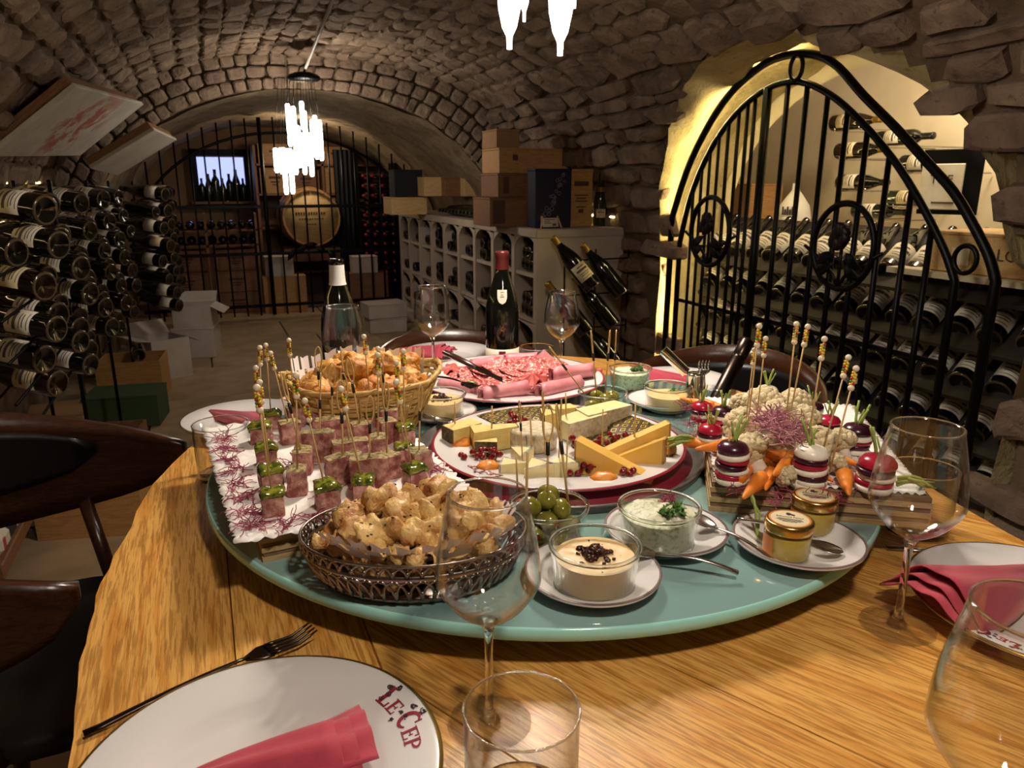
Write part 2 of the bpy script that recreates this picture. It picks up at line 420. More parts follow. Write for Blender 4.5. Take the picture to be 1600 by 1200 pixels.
# ---------------------------------------------------------------- the arched opening: reveal and the store behind
mb = MB(); arc = [(YC+HW, z) for z in (-.02, .25, .5, .75)]+[(YC+(HW if i <= 18 else HWN)*math.cos(PI*i/36), AZS+AH*math.sin(PI*i/36)) for i in range(37)]+[(YC-.99, z) for z in (.95, .75, .5, .25, -.02)]
vs = []; NR = 10
for i, (y, z) in enumerate(arc):
    for j in range(NR+1):
        t = j/NR; x = xwall(max(z, 0))-.03; x = x+(2.78-x)*t
        g = 1+.045*noise.noise(Vector((x*6, y*6, z*6)))+.02*noise.noise(Vector((x*17, y*17, z*17)))+(.012 if j == 0 else 0)+.10*t
        vs.append((x, YC+(y-YC)*g, AZS+(z-AZS)*g if z > AZS else z))
mb.add(vs, [(i*(NR+1)+j+1, i*(NR+1)+j, (i+1)*(NR+1)+j, (i+1)*(NR+1)+j+1) for i in range(len(arc)-1) for j in range(NR)])
obj('opening_reveal', mb, 'jamb_stone', wall_right)
def plane_wall(name, pts, mat, label):
    b = MB(); b.grid(lambda u, v: (Vector(pts[0])*(1-u)+Vector(pts[1])*u)*(1-v)+(Vector(pts[3])*(1-u)+Vector(pts[2])*u)*v, 12, 12)
    return struct(obj(name, b, mat), label)
NX = 3.55
plane_wall('wall_store_back', [(NX, .9, -.02), (NX, 4.3, -.02), (NX, 4.3, 2.2), (NX, .9, 2.2)], 'niche_plaster', 'pale plaster back wall of the bottle store')
plane_wall('wall_store_far', [(NX, 4.25, -.02), (2.3, 4.25, -.02), (2.3, 4.25, 2.2), (NX, 4.25, 2.2)], 'jamb_stone', 'stone end wall of the bottle store')
plane_wall('wall_store_near', [(2.3, .95, -.02), (NX, .95, -.02), (NX, .95, 2.2), (2.3, .95, 2.2)], 'niche_plaster', 'near end wall of the bottle store')
plane_wall('ceiling_store', [(2.2, .95, 2.15), (2.2, 4.25, 2.15), (NX, 4.25, 2.15), (NX, .95, 2.15)], 'niche_plaster', 'low plaster ceiling of the bottle store')
# inner face that closes the store round the opening
mb = MB()
for i in range(len(arc)-1):
    (y0, z0), (y1, z1) = arc[i], arc[i+1]
    def far(y, z):
        d = Vector((y-YC, max(z-.6, -.6))); k = 4.0; return (min(max(YC+d.x*k, .95), 4.25), min(max(.6+d.y*k, -.02), 2.15)) if z > .76 else ((.95 if y < YC else 4.25), z)
    a, b = far(y0, z0), far(y1, z1)
    mb.add([(2.76, y0, z0), (2.76, y1, z1), (2.76, b[0], b[1]), (2.76, a[0], a[1])], [(0, 1, 2, 3)], 0, False)
struct(obj('trim_2', mb, 'niche_plaster'))
# ---------------------------------------------------------------- table and revolving tray
wood('oak', 'eeb45e', 'd8933f', '945d20', .38, 1., .12, .45)
wood('walnut', '4a2814', '3a1d0d', '241007', .3, 1.5, .5)
wood('crate_wood', 'b98d57', 'a97c48', '8f6436', .6, 1.2)
wood('crate_pale', 'd0b07c', 'c29e68', 'ab8650', .6, 1.2)
wood('crate_dark', '8a5f3d', '7a5232', '5f3d22', .6, 1.2)
M('white_china', 'dcd7d3', .12, Coat_Weight=.4)
M('gold_line', 'a8894a', .3, .8)
M('grey_line', '6f5b55', .4)
M('steel', 'c9c5c0', .18, 1.)
M('dark_steel', '4a4038', .28, 1.)
M('chrome', 'e6e4e2', .04, 1.)
M('napkin_red', 'b0384a', .85, col2='bb4050', scale=30., bump=.25, bscale=700., bd=.0006, Sheen_Weight=.3)
M('print_red', '8e1f38', .5); M('print_dark', '3a2326', .5)
M('susan_edge_lit', 'a6e2d4', .15, Emission_Strength=0.)  # glass green, lightened to paint in the light carried to the edge
t = NT('frosted_glass'); v = t.coords((1, 1, 1), False)
sm = t.ramp(t.noise(v, 9., 5., .6), [(.45, (.10,)*3), (.75, (.28,)*3)])
MATS['frosted_glass'] = t.bsdf('86a8a2', sm, 0., Coat_Weight=.8, Coat_Roughness=.05)
OUT = [(-.10, .20), (-.135, .40), (-.149, .62), (-.160, .78), (-.162, .92), (-.147, 1.055), (-.115, 1.273), (-.057, 1.449), (.03, 1.60), (.16, 1.745), (.33, 1.86), (.52, 1.925),
       (.72, 1.925), (.90, 1.865), (1.04, 1.75), (1.12, 1.56), (1.15, 1.35), (1.135, 1.1), (1.085, .85), (1.035, .69), (1.012, .58), (.98, .40), (.93, .20), (.75, .10), (.4, .07), (.1, .11)]
out2 = []
for (a, b) in zip(OUT, OUT[1:]+OUT[:1]):
    for k in range(4): out2.append((a[0]+(b[0]-a[0])*k/4+.005*noise.noise(Vector((a[0]*9+k*.7, a[1]*9, 1))), a[1]+(b[1]-a[1])*k/4+.004*noise.noise(Vector((a[0]*9+k*.7, a[1]*9, 5)))))
OUT = out2[::-1]
def area2(p): return sum(a[0]*b[1]-b[0]*a[1] for a, b in zip(p, p[1:]+p[:1]))
if area2(OUT) < 0: OUT = OUT[::-1]
def clip(poly, nx, ny, c):
    """keep the side where nx*x+ny*y <= c"""
    o = []
    for a, b in zip(poly, poly[1:]+poly[:1]):
        da, db = nx*a[0]+ny*a[1]-c, nx*b[0]+ny*b[1]-c
        if da <= 0: o.append(a)
        if da*db < 0: t = da/(da-db); o.append((a[0]+(b[0]-a[0])*t, a[1]+(b[1]-a[1])*t))
    return o
table = thing('dining_table', 'oval oak plank table with a wavy natural edge under the glass turntable', 'table', loc=(.49, 1.0, 0))
def plank(poly, ang):
    if len(poly) < 3 or abs(area2(poly)) < 1e-3: return
    cx = sum(p[0] for p in poly)/len(poly); cy = sum(p[1] for p in poly)/len(poly); c, s_ = math.cos(-ang), math.sin(-ang)
    q = [((x-cx)*c-(y-cy)*s_, (x-cx)*s_+(y-cy)*c) for x, y in poly]; n = len(q); b = MB()
    ins = [(x*.997, y*.994) for x, y in q]
    vs = [(x, y, -.05) for x, y in q]+[(x, y, -.003) for x, y in q]+[(x, y, 0) for x, y in ins]
    b.add(vs, [tuple(range(n))[::-1], tuple(range(2*n, 3*n))]+[(r*n+i, r*n+(i+1) % n, r*n+n+(i+1) % n, r*n+n+i) for r in (0, 1) for i in range(n)], 0, False)
    obj('plank', b, 'oak', table, loc=(cx-.49, cy-1.0, .75), rot=(0, 0, ang))
JX = .125; G = .0004
plank(clip(OUT, 1, 0, -.012-G), PI/2)
plank(clip(clip(OUT, 1, 0, JX-G), -1, 0, .012-G), PI/2)
rest = clip(OUT, -1, 0, -JX-G); an = PI/2+math.radians(26.5); nx, ny = -math.sin(an), math.cos(an)
k0 = -2.0
while k0 < 1.2:
    plank(clip(clip(rest, nx, ny, k0+.2-G), -nx, -ny, -k0-G), an); k0 += .2
b = MB(); b.bbox((0, 0, .345), (.34, .5, .69), .02); obj('pedestal', b, 'walnut', table)
b = MB(); b.bbox((0, 0, .02), (.7, 1.0, .04), .01); obj('foot_plate', b, 'dark_steel', table)
SC = Vector((.488, 1.058)); SR = .521; ZT = .80
sus = thing('turntable', 'round frosted teal glass turntable in the middle of the oak table', 'turntable', loc=(SC.x, SC.y, .75))
b = MB(); b.lathe([(.0, .0505), (SR-.004, .0505), ], 128, 0); obj('glass_top', MB().lathe([(0, .05), (SR-.003, .05), (SR, .047), (SR, .037), (SR-.003, .034), (0, .034)], 128, mis=[0, 1, 1, 1, 0]), ['frosted_glass', 'susan_edge_lit'], sus)
obj('bearing', MB().lathe([(.0, .034), (.17, .034), (.17, .024), (.15, .02), (.15, .0), (0, 0)], 48), 'steel', sus)
# ---------------------------------------------------------------- plates with the LE CEP mark, napkins, cutlery
def glyph(b, ch, x, h, w_):
    st = h*.2; th = h*.07
    def bx(x0, x1, y0, y1): b.box(x+x0, x+x1, y0, y1, 0, .0004)
    if ch in 'LEP':
        bx(h*.1, h*.1+st, 0, h); bx(0, h*.4, 0, th); bx(0, h*.4, h-th, h)
    if ch == 'L': bx(h*.1, w_, 0, th*1.2); bx(w_-th*1.2, w_, 0, h*.3)
    if ch == 'E':
        bx(h*.1, w_, 0, th*1.2); bx(h*.1, w_, h-th*1.2, h); bx(h*.1, w_*.75, h*.47, h*.47+th); bx(w_-th, w_, 0, h*.28); bx(w_-th, w_, h*.72, h); bx(w_*.68, w_*.75, h*.38, h*.64)
    def strip(cx, cy, rx, ry, a0, a1, w0, w1):
        n = 14; vs = []
        for i in range(n+1):
            t = i/n; a = math.radians(a0+(a1-a0)*t); w2 = w0+(w1-w0)*math.sin(t*PI)
            for k in (-1, 1): vs.append((x+cx+(rx+k*w2/2)*math.cos(a), cy+(ry+k*w2/2)*math.sin(a), .0004))
        b.add(vs, [(2*i, 2*i+1, 2*i+3, 2*i+2) for i in range(n)], 0, False)
    if ch == 'P': strip(h*.3, h*.71, w_-h*.36, h*.245, -90, 90, h*.06, h*.18)
    if ch == 'C':
        strip(w_*.55, h*.5, w_*.45, h*.45, 50, 320, h*.07, h*.2); bx(w_*.84, w_*.92, h*.66, h*.98)
def logo(parent, r, hs, q, size):
    b = MB(); x = 0; H = size
    for ch, k, wd in (('L', 1.25, .85), ('E', .85, .68), (' ', 1, .35), ('C', 1.25, .95), ('E', .85, .68), ('P', .85, .7)):
        if ch != ' ': glyph(b, ch, x, H*k, H*wd)
        x += H*wd+H*.1
    W = x
    v = MB()
    for ox, oy in ((.0, 1.1), (.45, 1.35), (.2, .3), (2.0, 1.2), (2.6, 1.45), (2.0, -.1), (2.35, .6), (.35, .75), (1.9, .5)):
        for k in range(3):
            a0 = R(0, 6); rr = H*R(.09, .2)
            v.tube([(H*ox+H*R(-.08, .08)+rr*math.cos(a0+i*.7)*(1-i*.09), H*oy+rr*math.sin(a0+i*.7)*(1-i*.09), .0004) for i in range(8)], H*.028, 4, flat=.25)
        for k in range(4): v.ball((H*ox+H*R(-.16, .16), H*oy+H*R(-.16, .16), .0003), H*.05, 6, sc=(1, 1, .1))
    def bend(mb):          # wrap the flat print round the sloping rim
        R0 = r*.85
        for i, (px, py, pz) in enumerate(mb.v):
            rr = R0+py-H*.55; th = q-(px-W/2)/R0; f = rr/r; zz = (.0145+(min(max(f, .7), .985)-.70)/.28*.008)*hs if f >= .7 else (.012+(max(f, .66)-.66)/.04*.0025)*hs
            mb.v[i] = (rr*math.cos(th), rr*math.sin(th), zz+.0004+pz)
    bend(b); bend(v)
    o = obj('printed_name', b, 'print_red', parent); o['label'] = 'dark red lettering LE CEP printed on the rim'
    obj('printed_vine', v, 'print_dark', o)
PLATE = [(0, .004), (.55, .004), (.60, .006), (.66, .012), (.70, .0145), (.98, .0225), (1.0, .0215), (.985, .0185), (.70, .009), (.64, .004), (.60, 0), (0, 0)]
def plate(x, y, z, r, label, rim='gold_line', name='dinner_plate', hs=1., logos=(), ls=.017, group=None, n=96):
    p = thing(name, label, 'plate', group, loc=(x, y, z))
    obj('dish', MB().lathe([(a*r, h*hs) for a, h in PLATE], n), 'white_china', p)
    obj('rim_line', MB().lathe([(r*.978, .0232*hs), (r*1.0, .0222*hs), (r*1.002, .0212*hs), (r*.985, .0226*hs)], n), rim, p)
    for a in logos:
        q = math.radians(a)
        logo(p, r, hs, q, ls)
    return p
def napkin_fold(name, label, m, L=.19, W=.10, H=.035, kind=0):
    """pointed napkin roll: wide open end with stacked folds, narrowing to a tip"""
    b = MB()
    for k in range(3):
        s0 = 1-.09*k
        def fn(u, v, k=k, s0=s0):
            w_ = W*(.12+.88*u**.9)*s0; a = (v-.5)*2
            hump = (1-abs(a)**2.2)
            z = .003+.006*k*u+H*s0*(.35+.65*u)*hump*(1-.25*k)+.002*math.sin(9*a+u*5)
            return (L*(u-.5)*(1+.02*k)+.012*k*u, a*w_/2+.006*math.sin(u*4+k)*u, z+.0015*k)
        b.sheet(fn, 16, 18, .0016)
    o = obj(name, b, 'napkin_red', mat=m); return tag(o, label, 'napkin')
fp = (0., .534, .75)
dp1 = plate(*fp, .148, 'white dinner plate with gold rim holding a red napkin, fork tucked under its edge', logos=(math.degrees(math.atan2(az(628, 1122, .77).y-.534, az(628, 1122, .77).x)),))
def place_on(px, py, z, ang=0., sc=1.): p = az(px, py, z); return TR(p.x, p.y, z) @ Matrix.Rotation(ang, 4, 'Z') @ Matrix.Scale(sc, 4)
P0, P1 = az(565, 1120, .79), az(360, 1215, .77)
dv = (P0-P1); ang = math.atan2(dv.y, dv.x); mid = (P0*.42+P1*.58)-dv.normalized()*.062
napkin_fold('cloth_napkin', 'red cloth napkin folded to a point on the plate with the dark fork', TR(mid.x, mid.y, .757) @ Matrix.Rotation(ang, 4, 'Z'), .20, .085, .03)
dp2 = plate(.845, .455, .75, .14, 'white dinner plate by the stone wall, under a rolled upright red napkin', logos=(188,), ls=.013)
P0, P1 = az(1468, 945, .775), az(1640, 885, .775); dv = P0-P1; mid = (P0+P1)/2
napkin_fold('cloth_napkin', 'large folded red napkin on the plate beside the stone wall', TR(mid.x, mid.y+.005, .757) @ Matrix.Rotation(math.atan2(dv.y, dv.x), 4, 'Z'), dv.length*.98, .125, .052)
def fork(name, label, p, ang, L=.19, mat='steel', tilt=0., grp=None, z=None):
    f = thing(name, label, 'fork', grp, mat=TR(*p) @ Matrix.Rotation(ang, 4, 'Z') @ Matrix.Rotation(tilt, 4, 'Y'))
    def arch(t): return .004+.014*math.sin(min(max((t-.05)/.95, 0), 1)*PI*.9)*.6+(.010 if t > .9 else 0)*(t-.9)*10
    obj('handle', MB().tube([(L*t, 0, arch(t)) for t in [i/10*.68 for i in range(11)]], [.0046-.0022*i/10 for i in range(11)], 8, flat=.55), mat, f)
    b = MB(); b.sheet(lambda u, v: (L*(.66+.12*u), (v-.5)*(.006+.018*min(1, u*1.6)), arch(.66+.12*u)), 5, 4, .0018); obj('neck', b, mat, f)
    for k in range(4):
        y = (k-1.5)*.0062
        obj('tine', MB().tube([(L*(.77+.23*t), y, arch(.77+.23*t)) for t in [i/5 for i in range(6)]], [.0019, .0019, .0018, .0017, .0014, .0008], 6), mat, f)
    return f
def spoon(label, p, q, mat='steel', bowl=True, L=None, grp=None, rise=.0):
    """spoon from the bowl at p to the handle end at q (world points)"""
    p, q = Vector(p), Vector(q); d = q-p; L = d.length; x = d.normalized(); y = Vector((0, 0, 1)).cross(x).normalized(); z = x.cross(y)
    m = Matrix((x, y, z)).transposed().to_4x4(); m.translation = p
    s_ = thing('teaspoon', label, 'spoon', grp, mat=m)
    b = MB(); b.sheet(lambda u, v: ((.042*u-.012), (v-.5)*2*.0125*math.sqrt(max(.0, 1-(2*u-1)**2))*(1.1-.25*u), .0045*((v-.5)*2)**2*math.sin(u*PI)+.0045*(2*u-1)**2), 12, 8, .0012); obj('bowl', b, mat, s_)
    obj('handle', MB().tube([(.028+(L-.028)*t, 0, .004+.006*math.sin(t*PI)) for t in [i/12 for i in range(13)]], [.0019+.0022*(i/12)**1.2 for i in range(13)], 8, flat=.6), mat, s_)
    return s_
a, c_ = az(130, 1145, .756), az(490, 985, .762); d = c_-a
fork('table_fork', 'dark fork lying left of the lettered plate on the oak', (a.x, a.y, .7505), math.atan2(d.y, d.x), d.length, 'dark_steel')
# far places round the table
for (px, py, r, lab) in ((385, 655, .125, 'white plate behind the tumbler at the bentwood chair'), (700, 552, .13, 'white plate behind the bread basket'), (1062, 596, .125, 'white plate behind the small bowls of dip')):
    q = az(px, py, .765); plate(q.x, q.y, .75, r, lab, n=64)
q = az(372, 650, .77); napkin_fold('cloth_napkin', 'red napkin on the plate behind the tumbler', TR(q.x, q.y, .757) @ Matrix.Rotation(-.9, 4, 'Z'), .17, .09, .028)
q = az(655, 545, .78); napkin_fold('cloth_napkin', 'red napkin beside the bread basket on the far plate', TR(q.x, q.y, .757) @ Matrix.Rotation(-.7, 4, 'Z'), .15, .09, .04)
q = az(1050, 588, .775); napkin_fold('cloth_napkin', 'red napkin on the plate behind the small bowls of dip', TR(q.x, q.y, .757) @ Matrix.Rotation(2.6, 4, 'Z'), .15, .09, .035)
q = az(1385, 857, .752); a2 = az(1412, 857, .752)
tag(obj('table_knife', MB().tube([(0, 0, 0), (.05, 0, 0), (.1, 0, 0), (.21, .004, 0)], [.005, .005, .0085, .002], 8, flat=.3), 'steel', mat=TR(q.x, q.y, .7535) @ Matrix.Rotation(math.radians(-30), 4, 'Z')), 'steel knife lying under the turntable rim by the tall glass', 'knife')
# ---------------------------------------------------------------- glasses
clear_glass('stem_glass'); clear_glass('foot_glass', (1, 1, 1), .25); clear_glass('bowl_glass', (.97, .98, .97), .5)
t = NT('solid_glass'); g = t.n('ShaderNodeBsdfGlass', {'Color': (1, 1, 1, 1), 'Roughness': 0., 'IOR': 1.45}); t.t.links.new(g.outputs[0], t.out.inputs[0]); MATS['solid_glass'] = t.m
def sm_prof(pts, n=5):
    o = []
    for i in range(len(pts)-1):
        p0, p1, p2, p3 = pts[max(i-1, 0)], pts[i], pts[i+1], pts[min(i+2, len(pts)-1)]
        for k in range(n):
            t = k/n; o.append(tuple(.5*(2*p1[j]+(p2[j]-p0[j])*t+(2*p0[j]-5*p1[j]+4*p2[j]-p3[j])*t*t+(3*p1[j]-p0[j]-3*p2[j]+p3[j])*t**3) for j in (0, 1)))
    return o+[tuple(pts[-1])]
def wine_glass_meshes():
    bowl = sm_prof([(.0035, .104), (.012, .1085), (.030, .122), (.0445, .143), (.0455, .158), (.0425, .185), (.0335, .228)], 5)
    inn = [(max(r-.0012, 0), z+.0010) for r, z in bowl[1:]]; inn[0] = (.0, inn[0][1]+.002)
    rim_ = MB().tube([(.0335*math.cos(2*PI*i/64), .0335*math.sin(2*PI*i/64), .2284) for i in range(64)], .0009, 6, closed=True).mesh('rim', 'solid_glass')
    bw = MB().lathe(bowl+[(bowl[-1][0]-.0006, .2288)]+inn[::-1], 56).mesh('bowl', 'stem_glass')
    st = MB().lathe(sm_prof([(.0105, .004), (.0058, .010), (.0042, .020), (.0037, .050), (.004, .09), (.0062, .101), (.0085, .106)], 4), 20).mesh('stem', 'solid_glass')
    ft = MB().lathe([(0, 0), (.037, 0), (.0385, .0012), (.037, .0026), (.020, .004), (.0105, .0062), (0, .0065)], 48).mesh('foot', 'foot_glass')
    return bw, st, ft, rim_
WG = wine_glass_meshes()
def wine_glass(x, y, label, sc=1., z=.75):
    g = thing('wine_glass', label, 'wine glass', mat=TR(x, y, z) @ Matrix.Scale(sc, 4))
    for n_, me in zip(('bowl', 'stem', 'foot', 'rim'), WG): link(n_, me, g)
def tumbler_mesh(r=.0435, h=.095):
    o = [(r-.003, 0), (r-.001, .002), (r, .012), (r+.001, h), (r+.0003, h+.0008), (r-.0006, h), (r-.0016, .018), (r-.006, .0125)]
    return MB().lathe(o, 48).mesh('tumbler', 'stem_glass')
TM = tumbler_mesh()
TRM = MB().tube([(.0441*math.cos(2*PI*i/64), .0441*math.sin(2*PI*i/64), .0956) for i in range(64)], .0010, 6, closed=True).mesh('rim', 'solid_glass')
TBM = MB().lathe([(0, .0008), (.039, .0008), (.0412, .003), (.0412, .010), (.037, .0115), (0, .0118)], 40).mesh('thick_base', 'solid_glass')
def tumbler(x, y, label, sc=1., z=.75):
    o = tag(link('tumbler', TM, None, mat=TR(x, y, z) @ Matrix.Scale(sc, 4)), label, 'glass'); link('rim', TRM, o); link('thick_base', TBM, o)
def on(px, py, z=.75): p = az(px, py, z); return p.x, p.y
wine_glass(*on(765, 1128), 'empty wine glass standing in front of the silver oval basket')
wine_glass(*on(1401, 978), 'empty wine glass beside the plate with the rolled napkin', 1.03)
wine_glass(*on(1622, 985, .98), 'empty wine glass cut off beside the rolled napkin plate', 1.06)
tumbler(*on(815, 1108, .845), 'empty straight tumbler beside the lettered plate and a wine glass', 1.)
tumbler(*on(344, 662, .845), 'straight tumbler beside the meat skewer board', 1.)
tumbler(*on(1445, 732, .845), 'straight tumbler behind the wine glass at the vegetable board', 1.)
tumbler(*on(838, 598), 'tumbler behind the cold meat platter', .95)
wine_glass(*on(545, 640), 'empty wine glass behind the bread basket before a white-capped bottle')
wine_glass(*on(678, 590), 'empty wine glass between bread basket and red-capped bottle', 1.02)
wine_glass(*on(876, 592), 'empty wine glass behind the cold meat platter, right of the red-capped bottle', .97)
# ---------------------------------------------------------------- bottles (also used for the racks)
M('bottle_dark', '0a0d07', .08, Coat_Weight=.6); M('bottle_green', '1a2612', .1, Coat_Weight=.5); M('bottle_brown', '1c0f06', .1, Coat_Weight=.5)
M('label_white', 'd9d2c0', .6, col2='cfc6b0', scale=20.); M('label_cream', 'd8c9a2', .6, col2='cbb98e', scale=20.); M('label_orange', 'b85f2c', .6)
M('capsule_black', '131010', .35); M('capsule_white', 'd8d4cc', .4); M('capsule_red', '5a1c1c', .32); M('capsule_gold', 'a8863c', .3, .8)
M('punt_rim_lit', '4a3d2c', .12)  # paler ring colour paints the highlight on the rim of the bottle base
M('label_print', '4a3f38', .7)
BORD = [(0, .012), (.022, .006), (.030, .001), (.0335, 0), (.037, .003), (.0375, .012), (.0375, .185), (.036, .200), (.028, .218), (.018, .232), (.0148, .245), (.0145, .285), (.016, .287), (.016, .297), (.0145, .300), (0, .300)]
BURG = [(0, .014), (.026, .006), (.034, .001), (.038, 0), (.0415, .003), (.042, .014), (.042, .150), (.040, .170), (.034, .195), (.026, .220), (.0185, .243), (.0155, .262), (.0148, .286), (.0162, .288), (.0162, .296), (.0148, .299), (0, .299)]
def bottle_parts(kind='bord', n=20, lab='label_white', cap='capsule_black', body='bottle_dark', lz=(.055, .135), la=2.1, prints=True):
    pr = BORD if kind == 'bord' else BURG; r = .0375 if kind == 'bord' else .042
    rb = MB(); rb.lathe(pr, n, mis=[0, 0, 1, 1]+[0]*(len(pr)-5))
    me = rb.mesh('bottle', [body, 'punt_rim_lit'])
    lb = MB(); lb.lathe([(r+.0003, lz[0]), (r+.0007, lz[0]), (r+.0007, lz[1]), (r+.0003, lz[1])], 14, a0=-la/2-PI/2, a1=la/2-PI/2)
    lm = lb.mesh('label', lab)
    pm = None
    if prints:
        pb = MB(); H = lz[1]-lz[0]
        for f0, f1, wd in ((.78, .84, .5), (.55, .68, .85), (.38, .42, .7), (.26, .3, .6), (.1, .13, .8)):
            pb.lathe([(r+.0010, lz[0]+H*f0), (r+.0010, lz[0]+H*f1)], 6, a0=-la*wd*.4-PI/2, a1=la*wd*.4-PI/2)
        pm = pb.mesh('label_print', 'label_print')
    rc = .0158 if kind == 'bord' else .0165
    cm = MB().lathe([(rc, .236 if kind == 'bord' else .25), (rc, .285), (rc+.001, .287), (rc+.001, .298), (rc-.001, .3012), (0, .3012)], n).mesh('capsule', cap)
    return me, lm, cm, pm
def bottle(parts, m, label, group=None, name='wine_bottle', cat='bottle', neck=True):
    o = tag(link(name, parts[0], None, mat=m), label, cat, group)
    l = link('label', parts[1], o)
    if parts[3]: link('label_print', parts[3], l)
    if neck: link('capsule', parts[2], o)
    return o
me, lm, cm, _ = bottle_parts('burg', 48, 'label_white', 'capsule_red', 'bottle_dark', (.0, .001), 2.2, False)
q = az(785, 578); hb = tag(link('wine_bottle', me, None, mat=TR(q.x, q.y, .75) @ Matrix.Rotation(-.38, 4, 'Z') @ Matrix.Scale(1.04, 4)), 'dark wine bottle with burgundy capsule, shield neck tag and cream front label', 'bottle')
link('capsule', MB().lathe([(.0168, .243), (.0164, .258), (.0160, .285), (.0172, .287), (.0172, .297), (.0155, .3005), (0, .3005)], 32).mesh('capsule', 'capsule_red'), hb)
link('capsule_band', MB().lathe([(.0172, .247), (.0171, .252)], 32).mesh('capsule_band', 'capsule_gold'), hb)
lb = link('label', MB().lathe([(.0422, .012), (.0426, .012), (.0426, .062), (.0422, .062)], 24, a0=-PI/2-1.5, a1=-PI/2+1.5).mesh('label', 'label_white'), hb)
def on_cyl(poly, r, z, cx=0.):
    return [(r*math.sin((x+cx)/r), -r*math.cos((x+cx)/r), z+y) for x, y in poly]
def shield(rf, z0, W, H, cx=0.):
    def fn(u, v):
        z = z0+(v-.5)*H; wv = W*(1 if v > .55 else math.sqrt(max(0., 1-((.55-v)/.55)**2))); x = (u-.5)*wv+cx; r = rf(z)
        return (r*math.sin(x/r), -r*math.cos(x/r), z)
    return MB().grid(fn, 8, 12)
obj('emblem', shield(lambda z: .0432, .046, .017, .024), 'print_red', lb)
def cone_r(z):
    for (r0, z0), (r1, z1) in zip(BURG, BURG[1:]):
        if z0 <= z <= z1 and z1 > z0: return r0+(r1-r0)*(z-z0)/(z1-z0)
    return .03
nt = obj('neck_tag', shield(lambda z: cone_r(z)+.0009, .192, .024, .034), 'label_white', hb)
for zz, wd in ((.203, .008), (.197, .006), (.192, .009)):
    obj('tag_print', MB().add([((cone_r(zz+y)+.0018)*math.sin(x/.034), -(cone_r(zz+y)+.0018)*math.cos(x/.034), zz+y) for x, y in ((-wd/2, 0), (wd/2, 0), (wd/2, .0016), (-wd/2, .0016))], [(0, 1, 2, 3)], 0, False), 'gold_line', nt)
cr = MB()
for k in range(6): cr.tube([(x, y, z) for x, y, z in on_cyl([(.006*math.cos(a+k)*(1-.1*k), .009*math.sin(a)*(1-.1*k)) for a in [i*PI/6 for i in range(7)]], .0425, .102+.003*k)], .0005, 4)
obj('embossed_crest', cr, 'gold_line', hb)
q = az(538, 612)
hb2 = tag(link('wine_bottle', MB().lathe(BURG, 40).mesh('wine_bottle', 'bottle_dark'), None, mat=TR(q.x, q.y, .75) @ Matrix.Scale(1.05, 4)), 'dark wine bottle with a white paper neck band behind the bread basket', 'bottle')
link('neck_band', MB().lathe([(.0195, .243), (.0178, .25), (.0168, .268), (.0163, .286)], 32).mesh('neck_band', 'capsule_white'), hb2)
# ---------------------------------------------------------------- food materials
M('skewer_wood', 'c9a469', .6); M('bead_wood', 'e3d3b4', .5); M('bead_yellow', 'd8b52a', .35); M('bead_red', 'a82a1c', .35); M('bead_green', '4c7a2a', .35); M('wrap_black', '1a1412', .5)
M('terrine', '8a463f', .5, col2='d3a190', scale=75., bump=1., bscale=190., lo=.38, hi=.64, bd=.003, detail=7.)
M('terrine_crust', 'b59a66', .6, col2='5f5a2a', scale=150., bump=1., bscale=220., bd=.004, lo=.42, hi=.62, detail=7.)
M('herb_jelly', '4a5816', .12, col2='9a9c30', scale=110., lo=.42, hi=.6, Transmission_Weight=.25, Coat_Weight=.5)
M('sprout_red', '8f1f45', .5, col2='b04a63', scale=40.)
M('sprout_pink', 'c78d93', .5, col2='9a4a63', scale=60.)
M('paper', 'ece6de', .85, bump=.1, bscale=200.)
wood('ply_light', 'c3a878', 'b99b68', '9d7f50', .65, 1.5); wood('ply_dark', '8d7352', '7d6446', '664f36', .7, 1.5)
M('puff', 'c4781c', .5, col2='e6b868', scale=38., bump=1., bscale=75., bd=.006, lo=.42, hi=.66)
M('wicker', 'c9a661', .55, col2='b38c48', scale=60.)
M('pastry', 'dfb871', .45, col2='a55c1e', scale=34., bump=1., bscale=110., bd=.005, lo=.44, hi=.70, detail=7.)
M('tarnish_silver', 'b3a79e', .28, 1., col2='8a7c72', scale=80.)
M('cauli', 'e0cfa6', .7, col2='cbb688', scale=120., bump=1., bscale=260., bd=.003)
M('carrot', 'e0761a', .4, col2='ea9136', scale=30., bump=.2, bscale=120.)
M('stem_green', '7f9a3e', .5, col2='a8b55e', scale=40.)
M('radish_red', '9c1230', .25, col2='b81c3a', scale=30.); M('radish_purple', '33101f', .25, col2='45162a', scale=30.); M('radish_white', 'efe4cf', .3)
M('olive', '6f6a1e', .18, col2='868030', scale=60., Coat_Weight=.6); M('pimento', 'b02a14', .3)
M('currant', '8c0a14', .08, Transmission_Weight=.3, Coat_Weight=.6); M('apricot', 'd9781a', .4, col2='e39338', scale=60., bump=.4, bscale=150., bd=.001)
M('ch_yellow', 'dfae4a', .4, col2='e4b95e', scale=15.); M('ch_pale', 'e6cf86', .42, col2='dcc070', scale=90.); M('ch_cream', 'e8d9a2', .4, col2='e2cf8e', scale=50.)
M('rind_dark', '4a3b22', .8, col2='7a6844', scale=200., bump=.6, bscale=250., bd=.001); M('rind_grey', '6f7070', .8, col2='b9b6a6', scale=130., bump=.5, bscale=200., bd=.001); M('rind_brown', '9a6e34', .7, col2='b98a4a', scale=100.); M('rind_white', 'd8cdb0', .7, col2='b8a27c', scale=120., bump=.4, bscale=200., bd=.001)
M('ham', 'c7727a', .45, col2='d58c8e', scale=30.); M('ham_dark', 'a83a3c', .45, col2='c86a58', scale=40.); M('pickle', '6a7420', .3)
